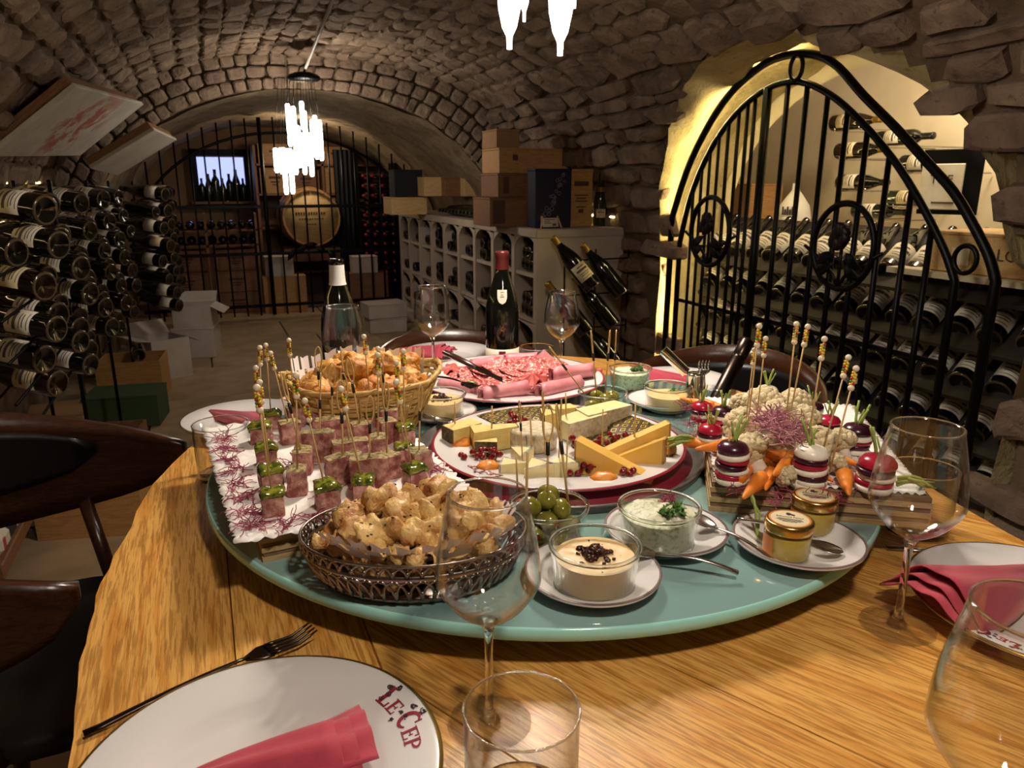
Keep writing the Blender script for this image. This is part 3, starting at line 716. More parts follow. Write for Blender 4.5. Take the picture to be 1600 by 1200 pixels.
M('mousse', 'dcb678', .4, col2='e2c088', scale=20.); M('choc', '24100a', .25, col2='4a2414', scale=90., bump=.8, bscale=160., bd=.002)
M('herb_dip', 'd3d0b0', .5, col2='8f9a6c', scale=160., lo=.5, hi=.68, bump=.6, bscale=200., bd=.001); M('parsley', '3f6a26', .5, col2='577f34', scale=60.)
M('brine', 'b8ac38', .05, Transmission_Weight=.8); M('mustard', 'b89a3a', .35, col2='c7ab52', scale=30.); M('lid_gold', 'c7a560', .25, 1.); M('lid_orange', 'c97a34', .5)
M('charger_red', '8e2434', .35); M('charger_grey', '6b6660', .3, .6)
t = NT('salami'); v = t.coords((1, 1, 1)); vo = t.n('ShaderNodeTexVoronoi', {'Vector': v, 'Scale': 210., 'Randomness': 1.}).outputs['Distance']
c1 = t.ramp(t.noise(v, 60., 3.), [(.35, '9a2b30'), (.65, 'b84a48')]); msk = t.ramp(vo, [(.36, (1, 1, 1)), (.46, (0, 0, 0))])
MATS['salami'] = t.bsdf(t.mix(t.math('MULTIPLY', msk, t.ramp(t.noise(v, 90., 2.), [(.36, (0, 0, 0)), (.42, (1, 1, 1))])), c1, 'e6bfae'), .4)
t = NT('woven_print'); v = t.coords((1, 1, 1), False)
ck = t.n('ShaderNodeSeparateXYZ', {0: v}); sx_ = t.math('MULTIPLY', ck.outputs[0], 44.); sy2 = t.math('MULTIPLY', ck.outputs[1], 44.)
fx = t.math('ABSOLUTE', t.math('SUBTRACT', t.math('FRACT', sx_), .5)); fy = t.math('ABSOLUTE', t.math('SUBTRACT', t.math('FRACT', sy2), .5))
dd = t.math('FRACT', t.math('MULTIPLY', t.math('ADD', fx, fy), 2.))
c0 = t.ramp(dd, [(.0, '1d2a1c'), (.4, 'c7a038'), (.62, '2c4a2a'), (.9, '8c2a1c')], 'CONSTANT')
MATS['woven_print'] = t.bsdf(c0, .35)
t = NT('lace_paper'); MATS['lace_paper'] = t.bsdf('f0eae6', .85)
for nm, tint in (('ramekin_glass', (.97, .99, .97)),): clear_glass(nm, tint, .5, edgecol=(.72, .8, .76))
# ---------------------------------------------------------------- skewers
stick = MB().tube([(0, 0, 0), (0, 0, .135)], .0011, 6).mesh('stick', 'skewer_wood')
bead = MB().ball((0, 0, 0), .0042, 10).mesh('bead', 'bead_wood')
bc = MB()
for i in range(14): a = i*2.1; bc.ball((.0022*math.cos(a), .0022*math.sin(a), .111+i*.00125), .0021, 6, mi=(0, 0, 1, 0, 2)[i % 5])
bead_cl = bc.mesh('bead_twist', ['bead_yellow', 'bead_red', 'bead_green'])
short = MB().tube([(0, 0, 0), (0, 0, .075)], .0012, 6).mesh('stick', 'skewer_wood')
plain = MB().tube([(0, 0, 0), (0, 0, .062)], .0014, 6).mesh('stick', 'skewer_wood')
loop_m = MB().tube([(0, 0, .05), (0, 0, .072)]+[(.0048*math.sin(a), 0, .090+.018*-math.cos(a)) for a in [.35+i*(2*PI-.7)/16 for i in range(17)]]+[(0, 0, .072)], .0010, 6).mesh('loop', 'skewer_wood')
wrap_m = MB().tube([(0, 0, .058), (0, 0, .071)], .0020, 8).mesh('wrap', 'wrap_black')
def pick_bead(p, d, label, grp, L=1.):
    o = thing('beaded_pick', label, 'skewer', grp, mat=TR(*p) @ axis_rot(d, R(0, 6)) @ Matrix.Scale(L, 4))
    link('stick', stick, o); link('bead', bead, o, loc=(0, 0, .108)); link('bead', bead, o, loc=(0, 0, .133)); link('bead_twist', bead_cl, o)
def pick_loop(p, d, label, grp, L=1., yaw=None):
    o = thing('looped_pick', label, 'skewer', grp, mat=TR(*p) @ axis_rot(d) @ Matrix.Rotation(R(-.6, .6)-.3 if yaw is None else yaw, 4, 'Z') @ Matrix.Scale(L, 4))
    link('stick', short, o); link('loop', loop_m, o); link('wrap', wrap_m, o)
def pick_plain(p, d, label, grp, L=1.): tag(link('cocktail_stick', plain, None, mat=TR(*p) @ axis_rot(d) @ Matrix.Scale(L, 4)), label, 'stick', grp)
# ---------------------------------------------------------------- laminated serving boards
def ply_board(label, m, W, D, H, paper=True, sc=.006):
    o = thing('serving_board', label, 'board', mat=m); n = 6; h = H/n
    for i in range(n):
        e = .0015*(i % 2)
        b = MB(); b.box(-W/2+e, W/2-e, -D/2+e, D/2-e, i*h, (i+1)*h); obj('layer', b, 'ply_light' if i % 2 == 0 else 'ply_dark', o)
    return o
def doily(label, m, W, D, z=.001, scal=.009):
    """rectangular paper with a scalloped, slightly curling lace edge"""
    pts = []; nx_, ny_ = int(W/scal/1.6), int(D/scal/1.6)
    def edge(a, b, n):
        a, b = Vector(a), Vector(b); d = (b-a)/n; nn = Vector((d.y, -d.x, 0)).normalized()
        for i in range(n):
            for k in range(5):
                t = k/5; pts.append(a+d*(i+t)+nn*(scal*.5*math.sin(PI*t)))
    edge((-W/2, -D/2, 0), (W/2, -D/2, 0), nx_); edge((W/2, -D/2, 0), (W/2, D/2, 0), ny_); edge((W/2, D/2, 0), (-W/2, D/2, 0), nx_); edge((-W/2, D/2, 0), (-W/2, -D/2, 0), ny_)
    N = len(pts); vs = [(p.x*.93, p.y*.95, z+.0004) for p in pts]+[(p.x, p.y, z+.0012+.0016*math.sin(i*.8)) for i, p in enumerate(pts)]+[(p.x*.93, p.y*.95, z) for p in pts]+[(p.x, p.y, z+.0006+.0016*math.sin(i*.8)) for i, p in enumerate(pts)]
    b = MB(); b.add(vs, [tuple(range(N))]+[tuple(range(2*N, 3*N))[::-1]]+[(i, N+i, N+(i+1) % N, (i+1) % N) for i in range(N)]+[(2*N+(i+1) % N, 3*N+(i+1) % N, 3*N+i, 2*N+i) for i in range(N)]+[(N+i, 3*N+i, 3*N+(i+1) % N, N+(i+1) % N) for i in range(N)], 0, True)
    return tag(obj('paper_doily', b, 'paper', mat=m), label, 'doily')
def threads(name, label, mat, spots, n, r, L, parent=None, rad=.0006):
    b = MB()
    for (x, y, z) in spots:
        for k in range(n):
            p = Vector((x+R(-r, r), y+R(-r, r), z+R(0, r*.35))); d = Vector((R(-1, 1), R(-1, 1), R(-.1, .7))).normalized(); pts = [p]
            for i in range(5):
                d = (d+Vector((R(-.6, .6), R(-.6, .6), R(-.6, .3)))).normalized(); q = pts[-1]+d*L/5; q.z = max(q.z, z+.0008); pts.append(q)
            b.tube(pts, rad, 3, caps=False)
    o = obj(name, b, mat, parent); o['kind'] = 'stuff'; o['label'] = label
    if parent is None: o['category'] = 'sprouts'
    return o
MBM = TR(.140, 1.050, ZT) @ Matrix.Rotation(math.radians(4), 4, 'Z'); BH = .036
ply_board('laminated wooden board under the meat cubes', MBM, .255, .425, BH)
doily('white scalloped paper under the skewered meat cubes', MBM @ TR(-.006, 0, BH), .295, .45, .0008)
zc = ZT+BH+.0022
def terrine_mesh(w_, d, h, seed, crust=True):
    b = MB(); random_state = seed; n = 8; vs = []
    def f(x, y, z): q = Vector((x*60+seed*7, y*60, z*60)); return .0026*noise.noise(q)+.0016*noise.noise(q*2.6)
    pts = {}
    def side(fn, mi):
        k = n+1; g = []
        for j in range(k):
            for i in range(k):
                p = Vector(fn(i/n, j/n)); s_ = f(*p); c = Vector((0, 0, h/2)); dd = (p-c); g.append(p+dd.normalized()*s_-dd*.06*((abs(dd.x)/(w_/2))**6*(abs(dd.y)/(d/2))**6))
        b.add(g, [(j*k+i, j*k+i+1, (j+1)*k+i+1, (j+1)*k+i) for j in range(n) for i in range(n)], mi, False)
    W, D = w_/2, d/2
    side(lambda u, v: (-W+w_*u, -D, h*v), 0); side(lambda u, v: (W, -D+d*u, h*v), 0); side(lambda u, v: (W-w_*u, D, h*v), 0); side(lambda u, v: (-W, D-d*u, h*v), 0)
    side(lambda u, v: (-W+w_*u, -D+d*v, h), 1); side(lambda u, v: (-W+w_*u, D-d*v, 0), 0)
    return b.mesh('terrine_cube', ['terrine', 'terrine_crust' if crust else 'terrine'])
TMs = [terrine_mesh(R(.027, .033), R(.027, .035), R(.030, .038), i) for i in range(6)]
TMw = [terrine_mesh(.05, .024, .042, 11), terrine_mesh(.046, .022, .038, 12)]
TJ = [terrine_mesh(.028, .030, .022, 20+i, False) for i in range(3)]
def jelly_mesh(s):
    return MB().sheet(lambda u, v: ((u-.5)*.030*(1+.1*math.sin(v*3+s)), (v-.5)*.032, .021+.0105*(1-abs(2*u-1)**4*.35)*(1-abs(2*v-1)**4*.35)+.0012*math.sin(u*9+s)), 8, 8, .0105).mesh('jelly', 'herb_jelly')
JM = [jelly_mesh(i) for i in range(3)]
CUBES = [(428, 800, 1), (512, 790, 1), (570, 778, 1), (648, 762, 1), (425, 765, 1), (462, 768, 0), (418, 726, 1), (538, 752, 2), (557, 766, 2), (603, 745, 0), (655, 735, 0), (500, 718, 2), (475, 735, 0),
         (548, 722, 2), (592, 712, 0), (632, 718, 1), (410, 690, 1), (455, 690, 0), (520, 690, 2), (565, 690, 0), (605, 688, 0), (635, 690, 1), (425, 666, 1), (462, 664, 0), (500, 664, 0), (545, 664, 0), (582, 664, 1), (615, 668, 0)]
placed = []
for i, (px, py, kd) in enumerate(CUBES):
    p = az(px, py, zc); p = Vector((p.x, p.y, zc))
    lp = (MBM.inverted() @ p); lp.x = min(max(lp.x, -.118), .118); lp.y = min(max(lp.y, -.198), .198)
    for _ in range(60):
        mv = False
        for q, rr in placed:
            d = Vector((lp.x-q.x, lp.y-q.y)); need = .034 if kd != 2 and rr < 2 else .0385
            if d.length < need:
                d = d.normalized() if d.length > 1e-5 else Vector((1, 0)); lp.x += d.x*.004; lp.y += d.y*.004; mv = True
        lp.x = min(max(lp.x, -.120), .120); lp.y = min(max(lp.y, -.2), .2)
        if not mv: break
    placed.append((lp.copy(), kd)); p = MBM @ lp; rz = R(-.35, .35)
    m = TR(p.x, p.y, zc-.0008) @ Matrix.Rotation(rz, 4, 'Z') @ Matrix.Diagonal((R(.9, 1.1), R(.9, 1.1), R(.85, 1.2), 1))
    if kd == 1:
        o = tag(link('terrine_cube', random.choice(TJ), None, mat=m), 'pink terrine cube topped with green herb jelly on the papered board', 'terrine cube', 'jelly-topped terrine cubes'); link('jelly', random.choice(JM), o)
        top = .030
    else:
        o = tag(link('terrine_cube', random.choice(TMw if kd == 2 else TMs), None, mat=m), 'pink terrine cube with a herb crust on the papered board' if kd == 0 else 'wide slab of pink terrine with a herb crust standing on the papered board', 'terrine cube', 'herb-crusted terrine cubes' if kd == 0 else 'wide terrine slabs'); top = .034
    wy = 'next to the silver basket' if lp.y < -.11 else 'in the second row from the silver basket' if lp.y < -.03 else 'in the middle of the papered board' if lp.y < .05 else 'near the bread basket' if lp.y < .13 else 'right before the bread basket'
    wx = ', tumbler side' if lp.x < -.05 else ', cheese plate side' if lp.x > .05 else ''
    o['label'] = ('jelly-topped' if kd == 1 else 'herb-crusted' if kd == 0 else 'wide herb-crusted')+' pink terrine cube '+wy+wx
    d = Vector((R(-.16, .10), R(-.1, .1), 1)); base = (p.x, p.y, zc+top-.018)
    if kd == 1: pick_bead(base, d, 'long beaded wooden pick standing in a jelly-topped terrine cube', 'beaded picks in the terrine', R(.95, 1.1))
    elif i % 3 != 2 or kd == 2: pick_loop(base, d, 'looped bamboo pick with a black band stuck in a terrine cube', 'looped picks in the terrine', R(1.0, 1.2))
    else: pick_bead(base, d, 'long beaded wooden pick standing in a herb-crusted terrine cube', 'beaded picks in crusted terrine', R(.95, 1.1))
sp_l = [tuple(MBM @ Vector((x, y, BH+.002))) for x, y in [(-.132, -.19), (-.136, -.15), (-.132, -.10), (-.135, -.05), (-.13, 0), (-.135, .05), (-.13, .10), (-.13, .15), (-.10, -.206), (-.06, -.2), (.10, -.17), (.125, -.12), (-.03, -.13), (.03, -.06), (-.05, -.02), (.02, -.16)]]
threads('red_sprouts', 'fine crimson beet sprouts scattered along the papered meat board', 'sprout_red', sp_l, 26, .011, .024)
# ---------------------------------------------------------------- bread basket
bq = az(568, 590, .905); BX, BY = bq.x, bq.y+.01
bas = thing('bread_basket', 'oval woven cane basket heaped with golden cheese puffs', 'basket', loc=(BX, BY, ZT))
def brad(t): return .085+.052*t**.8          # half-width going up
NST, NB, BHH = 34, 11, .098
for k in range(NB):
    z0 = .004+BHH*k/NB; b = MB(); ring = []
    for i in range(NST*4):
        a = 2*PI*i/(NST*4); t = k/NB; rr = brad(t)+.0022*math.cos(a*NST/2+(PI if k % 2 else 0)); wv = .016*max(0, math.cos(2*a))*t**2
        ring.append((rr*math.cos(a)*1.0, rr*.72*math.sin(a), z0+wv+.004))
    N = len(ring); vs = [(x*1.0, y, z-.0036) for x, y, z in ring]+[(x*1.012, y*1.012, z+.0036) for x, y, z in ring]+[(x*.985, y*.985, z-.0036) for x, y, z in ring]+[(x*.997, y*.997, z+.0036) for x, y, z in ring]
    b.add(vs, [(i, (i+1) % N, N+(i+1) % N, N+i) for i in range(N)]+[(2*N+(i+1) % N, 2*N+i, 3*N+i, 3*N+(i+1) % N) for i in range(N)]+[(N+i, N+(i+1) % N, 3*N+(i+1) % N, 3*N+i) for i in range(N)])
    obj('cane_strip', b, 'wicker', bas)
for i in range(NST):
    a = 2*PI*(i+.5)/NST
    obj('stake', MB().tube([(brad(t)*math.cos(a), brad(t)*.72*math.sin(a), .002+BHH*t+.016*max(0, math.cos(2*a))*t**2) for t in (0, .2, .4, .6, .8, 1)], .0017, 5), 'wicker', bas)
rimp = [(brad(1.03)*math.cos(a), brad(1.03)*.72*math.sin(a), BHH+.004+.016*max(0, math.cos(2*a))) for a in [2*PI*i/72 for i in range(72)]]
obj('rim', MB().tube(rimp, .0042, 8, closed=True), 'wicker', bas)
obj('rim_binding', MB().tube([(rimp[i % 72][0]*(1+.035*math.cos(i*1.3)), rimp[i % 72][1]*(1+.035*math.cos(i*1.3)), rimp[i % 72][2]+.0048*math.sin(i*1.3)) for i in range(72)], .0018, 5, closed=True), 'wicker', bas)
obj('base', MB().lathe([(0, .0005), (.083, .0005), (.085, .005), (0, .006)], 48, sy=.72), 'wicker', bas)
# lace paper standing up behind the puffs
def lace_fan(name, label, m, a0, a1, r0, r1, h0, h1, sy=.72, n=48, parent=None):
    b = MB()
    def pt(i, j):
        a = a0+(a1-a0)*i/n; t = j/3; sc = .0045*abs(math.sin(i*PI/4)) if j == 3 else 0
        r = r0+(r1-r0)*t; return (r*math.cos(a), r*sy*math.sin(a), h0+(h1-h0)*t+sc+.004*math.sin(a*5)*t)
    for i in range(n):
        for j in range(3):
            if j == 2 and i % 4 == 1: continue
            if j == 1 and i % 4 == 3: continue
            b.add([pt(i, j), pt(i+1, j), pt(i+1, j+1), pt(i, j+1)], [(0, 1, 2, 3)], 0, False)
    o = obj(name, b, 'lace_paper', mat=m)
    if parent: o.parent = parent
    else: tag(o, label, 'doily')
    return o
lace_fan('lace_doily', 'white lace paper lining the bread basket behind the puffs', TR(BX, BY, ZT), .15, PI+.1, .112, .118, .075, .135)
def puff_mesh(s):
    b = MB(); b.ball((0, 0, 0), .031, 20, sc=(1, .95, .78), wob=.45, ws=28., seed=s*3.1); b.ball((.008, .004, .010), .024, 16, sc=(1, 1, .8), wob=.5, ws=40., seed=s+9.); return b.mesh('cheese_puff', 'puff')
PF = [puff_mesh(i) for i in range(5)]
for i, (x, y, z) in enumerate([(-.075, -.028, .088), (-.042, -.046, .083), (.0, -.05, .086), (.04, -.046, .086), (.078, -.028, .09), (-.05, .0, .112), (-.01, -.012, .122), (.036, -.004, .118), (.075, .012, .108), (-.078, .015, .09), (-.02, .038, .115), (.03, .04, .112), (-.005, -.01, .072), (.05, .01, .075), (-.05, .02, .07)]):
    tag(link('cheese_puff', PF[i % 5], None, mat=TR(BX+x, BY+y, ZT+z) @ rotm(R(-.4, .4), R(-.4, .4), R(0, 6))), 'golden baked cheese puff heaped in the woven basket', 'cheese puff', 'cheese puffs in the basket')
# ---------------------------------------------------------------- openwork silver basket with cheese twists
OC = Vector((.188, .742, ZT)); OA = math.radians(-20)
OM = TR(*OC) @ Matrix.Rotation(OA, 4, 'Z')
sb = thing('silver_basket', 'oval openwork silver basket filled with cheese pastry twists', 'basket', mat=OM)
AO, BO = .126, .088
def orad(t): return .80+.20*math.sin(min(t, 1)*PI/2)**.8
def opt(a, t, d=0.): r = orad(t)+d; return (AO*r*math.cos(a), BO*r*math.sin(a), .003+.052*t)
NA = 52
obj('rim', MB().tube([opt(2*PI*i/104, 1) for i in range(104)], .0017, 6, closed=True), 'tarnish_silver', sb)
def band(t0, t1):
    b = MB(); n = 104; vs = [opt(2*PI*i/n, t0, .004) for i in range(n)]+[opt(2*PI*i/n, t1, .004) for i in range(n)]+[opt(2*PI*i/n, t0, -.008) for i in range(n)]+[opt(2*PI*i/n, t1, -.008) for i in range(n)]
    b.add(vs, [(i, (i+1) % n, n+(i+1) % n, n+i) for i in range(n)]+[(2*n+(i+1) % n, 2*n+i, 3*n+i, 3*n+(i+1) % n) for i in range(n)]+[(n+i, n+(i+1) % n, 3*n+(i+1) % n, 3*n+i) for i in range(n)]); return b
obj('middle_band', band(.62, .76), 'tarnish_silver', sb); obj('foot_band', band(0, .12), 'tarnish_silver', sb)
for nm, t0, t1, nn in (('rim_arches', .76, .99, NA), ('wall_arches', .12, .63, NA)):
    b = MB()
    for i in range(nn):
        a0 = 2*PI*i/nn; da = 2*PI/nn
        for sgn in (-1, 1):
            b.tube([opt(a0+sgn*da*(.95*math.cos(q)), t0+(t1-t0)*math.sin(q)) for q in [PI/2*k/6 for k in range(7)]], .0017, 5)
        b.tube([opt(a0, t0), opt(a0, t0+(t1-t0)*.45)], .0026, 5)
    o = obj(nm, b, 'tarnish_silver', sb); o['kind'] = 'stuff'
obj('base', MB().lathe([(0, .001), (.795, .001), (.80, .004), (0, .004)], 64, mat=Matrix.Diagonal((AO, BO, 1, 1))), 'tarnish_silver', sb)
lace_fan('lace_doily', 'white lace paper spilling over the front rim of the silver basket', OM, 1.12*PI+.35, 1.92*PI, .094, .1265, .048, .077, sy=BO/AO, n=40)
lace_fan('lace_doily', 'white lace paper behind the pastry twists in the silver basket', OM, .25, 1.6, .09, .12, .03, .062, sy=BO/AO, n=32)
def twist_mesh(s):
    b = MB(); rnd = random.Random(s); L = rnd.uniform(.036, .055); n = 14
    def fn(u, v):
        a = v*2*PI+u*4.5; rr = (.0135+.004*math.sin(u*9+s))*(1+.45*math.cos(2*(a-u*3)))*(.45+.55*math.sin(min(max(u, .03), .97)*PI)**.5)
        bend = .006*math.sin(u*3+s); p = Vector(((u-.5)*L, rr*math.cos(a)+bend, rr*.85*math.sin(a)))
        nz = noise.noise(p*70+Vector((s, 0, 0)))*.004+noise.noise(p*190+Vector((0, s, 0)))*.0022; return p+Vector((0, math.cos(a), math.sin(a)))*nz
    b.grid(fn, 26, 28); b.ball((-L*.45, 0, 0), .011, 10, wob=.7, ws=32., seed=s); b.ball((L*.45, 0, 0), .011, 14, wob=.7, ws=32., seed=s+4.)
    for k in range(16):
        u = rnd.uniform(.1, .9); a = rnd.uniform(0, 6.28); p = Vector(fn(u, a/6.283)); b.ball(p, .0013, 5, mi=1, sc=(1.5, 1, .7))
    return b.mesh('pastry_twist', ['pastry', 'choc'])
TW = [twist_mesh(i) for i in range(7)]
spots = []
for z, k, rr in ((.026, 9, .44), (.028, 4, .16), (.050, 13, .72), (.052, 7, .40), (.070, 9, .52), (.078, 4, .20)):
    for i in range(k):
        a = 2*PI*i/k+z*40; spots.append((AO*rr*math.cos(a)*.92, BO*rr*math.sin(a)*.92, z))
for i, (x, y, z) in enumerate(spots):
    p = OM @ Vector((x, y, z)); tag(link('pastry_twist', TW[i % 7], None, mat=TR(*p) @ rotm(R(-.5, .5), R(-.5, .5), R(0, 6.3)) @ Matrix.Scale(R(.9, 1.2), 4)), 'golden pastry twist in the '+('bottom' if z < .04 else 'middle' if z < .06 else 'upper')+' layer of the silver basket, '+('wine glass' if x > .03 else 'board' if x < -.03 else 'turntable centre')+' side', 'pastry', 'pastry twists in the silver basket')
# ---------------------------------------------------------------- cheese platter on its red charger
CP = Vector((.503, 1.02, ZT))
ch = thing('charger_tray', 'dark red round tray with grey rim under the cheese plate', 'tray', loc=CP)
obj('tray_bed', MB().lathe([(0, 0), (.212, 0), (.216, .004), (0, .004)], 80), 'charger_red', ch)
obj('tray_rim', MB().lathe([(.216, 0), (.230, .001), (.236, .014), (.232, .015), (.225, .005), (.216, .004)], 80), 'charger_grey', ch)
cpz = ZT+.0045
cpl = plate(CP.x, CP.y, cpz, .205, 'large round white plate loaded with cheeses, currants and dried apricots', 'charger_red', 'cheese_plate', .9, (205,), .014)
def dec(u, v):
    a = math.radians(-46+160*u); r = .075+.115*v; f = r/.205; zz = .004
    for (q0, h0), (q1, h1) in zip(PLATE[:6], PLATE[1:6]):
        if q0 <= f <= q1: zz = h0+(h1-h0)*(f-q0)/(q1-q0)
    return (r*math.cos(a), r*math.sin(a), zz*.9+.0012)
o = obj('woven_pattern', MB().sheet(dec, 40, 10, .0006), 'woven_print', cpl); o['label'] = 'green yellow and red woven pattern printed on part of the plate'
def wedge(name, label, poly, h, cpos, rz, mats, rim, tilt=(0, 0), grp=None):
    """cheese wedge: polygon prism; rim = indices of edges that carry the rind"""
    b = MB(); n = len(poly); b.prism(poly, 0, h)
    o = tag(obj(name, b, mats[0], mat=TR(*cpos) @ Matrix.Rotation(rz, 4, 'Z') @ rotm(*tilt)), label, 'cheese', grp)
    for i in rim:
        p, q = Vector((*poly[i], 0)), Vector((*poly[(i+1) % n], 0)); d = (q-p).normalized(); nn = Vector((d.y, -d.x, 0))
        r = MB(); r.add([p, q, q+nn*.002, p+nn*.002]+[x+Vector((0, 0, h+.0003)) for x in (p, q, q+nn*.002, p+nn*.002)], [(0, 3, 2, 1), (4, 5, 6, 7), (3, 7, 6, 2), (0, 4, 7, 3), (1, 2, 6, 5)], 0, False)
        obj('rind', r, mats[1], o)
    return o
zp = cpz+.0055
def cpt(px, py, z=zp): p = az(px, py, z); return Vector((p.x, p.y, z))
tri = lambda L, w_: [(0, 0), (L, -w_/2), (L, w_/2)]
quad = lambda L, w_: [(0, -w_/2), (L, -w_/2), (L, w_/2), (0, w_/2)]
# herb tomme on the left
wedge('cheese_wedge', 'pale yellow cheese block with dark rind left of the currants', [(-.03, -.016), (.03, -.016), (.034, .016), (-.026, .018)], .036, cpt(722, 695), .35, ('ch_pale', 'rind_dark'), (3,))
wedge('cheese_wedge', 'pale yellow triangular cheese wedge, left part of the plate, under a stick', [(0, .02), (.0, -.02), (.075, -.004), (.075, .012)], .036, cpt(738, 703), -.15, ('ch_pale', 'rind_dark'), (2,))
wedge('cheese_wedge', 'small pale cheese piece with dark rind above the bunch of currants', [(-.018, -.012), (.018, -.014), (.016, .014), (-.016, .012)], .024, cpt(760, 708), -.4, ('ch_pale', 'rind_dark'), (0,))
# hard yellow wedges on the right, standing on edge
def tall_wedge(label, a, b_, h, th, zlow=zp):
    """triangular slice standing on its long edge from a to b_, tall at a"""
    a, b_ = Vector(a), Vector(b_); d = b_-a; L = d.length; b = MB(); poly = [(0, 0), (L, 0), (L, h*.12), (0, h)]
    m = Matrix.Translation(a) @ Matrix.Rotation(math.atan2(d.y, d.x), 4, 'Z') @ Matrix.Rotation(PI/2, 4, 'X')
    b.prism(poly, -th/2, th/2); o = tag(obj('cheese_wedge', b, 'ch_yellow', mat=m), label, 'cheese')
    r = MB(); r.box(-.003, .0, 0, h, -th/2, th/2); obj('rind', r, 'rind_brown', o)
tall_wedge('large firm yellow cheese wedge lying in front of the other yellow wedges', cpt(903, 735), cpt(1020, 752), .052, .024)
tall_wedge('firm yellow cheese wedge pointing away behind the large yellow wedge', cpt(1040, 705), cpt(935, 712), .05, .018)
tall_wedge('yellow cheese wedge with brown rind leaning beside the patterned plate edge', cpt(1035, 735), cpt(955, 722), .052, .016)
tall_wedge('rearmost yellow cheese wedge beside the patterned plate edge', cpt(1048, 722), cpt(985, 700), .042, .015)
# soft pale wedges at the back
wedge('cheese_wedge', 'creamy pale soft cheese wedge with bloomy rind behind the currants', [(0, -.004), (.085, -.034), (.095, .012), (.02, .03)], .032, cpt(885, 690), .62, ('ch_cream', 'rind_white'), (0, 1))
wedge('cheese_wedge', 'long creamy cheese slice with bloomy rind, rearmost on the plate', [(-.03, -.022), (.075, -.022), (.07, .018), (-.02, .02)], .034, cpt(925, 668), .25, ('ch_cream', 'rind_white'), (0, 3))
wedge('cheese_wedge', 'small pale triangular cheese piece at the far edge of the plate', [(-.02, -.016), (.022, -.014), (.0, .022)], .034, cpt(855, 672), .2, ('ch_pale', 'rind_white'), (1,))
wedge('cheese_wedge', 'narrow pale cheese slice standing beside a stick at the far edge', [(-.022, -.014), (.022, -.012), (.018, .014), (-.02, .014)], .036, cpt(880, 665), -.1, ('ch_pale', 'rind_white'), (3,))
b = MB(); b.lathe([(0, 0), (.036, 0), (.039, .004), (.039, .028), (.035, .033), (0, .034)], 28, wob=lambda a, z: 1+.02*math.sin(a*7)); tag(obj('cheese_round', b, 'rind_white', loc=cpt(833, 697)), 'round creamy white cheese in the middle of the plate', 'cheese')
# ash-coated pieces
for i, (px, py, rz, sc_) in enumerate(((835, 748, .5, 1.), (800, 742, 2.6, .85), (873, 742, .1, 1.), (815, 725, 1.1, .9))):
    b = MB(); poly = tri(.046*sc_, .04*sc_); b.prism([(x-.025, y) for x, y in poly], 0, .022)
    o = tag(obj('ash_cheese', b, 'ch_cream', mat=TR(*cpt(px, py)) @ Matrix.Rotation(rz, 4, 'Z')), 'grey ash-rinded soft cheese wedge near the front of the plate', 'cheese', 'ash-rinded cheese wedges')
    r = MB(); q = .046*sc_-.025; r.box(q, q+.003, -.02*sc_, .02*sc_, 0, .0225); r.add([(-.025, 0, .0222), (q, -.02*sc_, .0222), (q, -.014*sc_, .0222), (-.018, 0, .0222)], [(0, 1, 2, 3)], 0, False); obj('rind', r, 'rind_grey', o)
# dried apricots and red currants
def apr_mesh(s): return MB().ball((0, 0, .009), .016, 14, sc=(1.25, .9, .6), wob=.35, ws=18., seed=s*2.3).mesh('dried_apricot', 'apricot')
AP = [apr_mesh(i) for i in range(3)]
for i, (px, py) in enumerate(((718, 702), (763, 738), (768, 660), (943, 757), (1030, 690))):
    tag(link('dried_apricot', AP[i % 3], None, mat=TR(*cpt(px, py)) @ Matrix.Rotation(R(-.6, .6), 4, 'Z') @ Matrix.Scale(1 if i not in (2, 4) else .8, 4)), 'orange dried apricot on the cheese plate', 'dried apricot', 'dried apricots on the cheese plate')
def currants(px, py, n, rx, ry, label, z0=zp, hz=.012):
    c = cpt(px, py, z0); o = thing('currant_bunch', label, 'red currants', loc=c); rnd = random.Random(px); done = []
    for i in range(n):
        for _ in range(40):
            p = Vector((rnd.uniform(-rx, rx), rnd.uniform(-ry, ry), .0055+rnd.uniform(0, hz)))
            if all((p-q).length > .0085 for q in done): break
        done.append(p); q = link('currant', CUR, o, loc=p); link('blossom_end', CUT, q, mat=axis_rot((rnd.uniform(-1, 1), -1, rnd.uniform(-.5, .6))) @ TR(0, 0, .0052))
    obj('stalk', MB().tube([(-rx, 0, .012), (0, .002, .016), (rx, -.001, .012)], .0006, 4), 'stem_green', o)
CUR = MB().ball((0, 0, 0), .0054, 12).mesh('currant', 'currant'); CUT = MB().ball((0, 0, 0), .0009, 5).mesh('blossom_end', 'choc')
currants(752, 722, 15, .034, .012, 'bunch of red currants in front of the dark-rinded cheese')
currants(808, 672, 12, .013, .012, 'bunch of red currants at the left edge of the patterned area', hz=.026)
currants(908, 742, 15, .030, .013, 'bunch of red currants in front of the large yellow wedge')
currants(976, 752, 6, .012, .009, 'small bunch of red currants at the front tip of the yellow wedge')
currants(955, 695, 11, .034, .008, 'bunch of red currants between soft cheese and yellow wedges')
currants(893, 705, 4, .006, .006, 'few red currants beside the white cheese round', hz=.02)
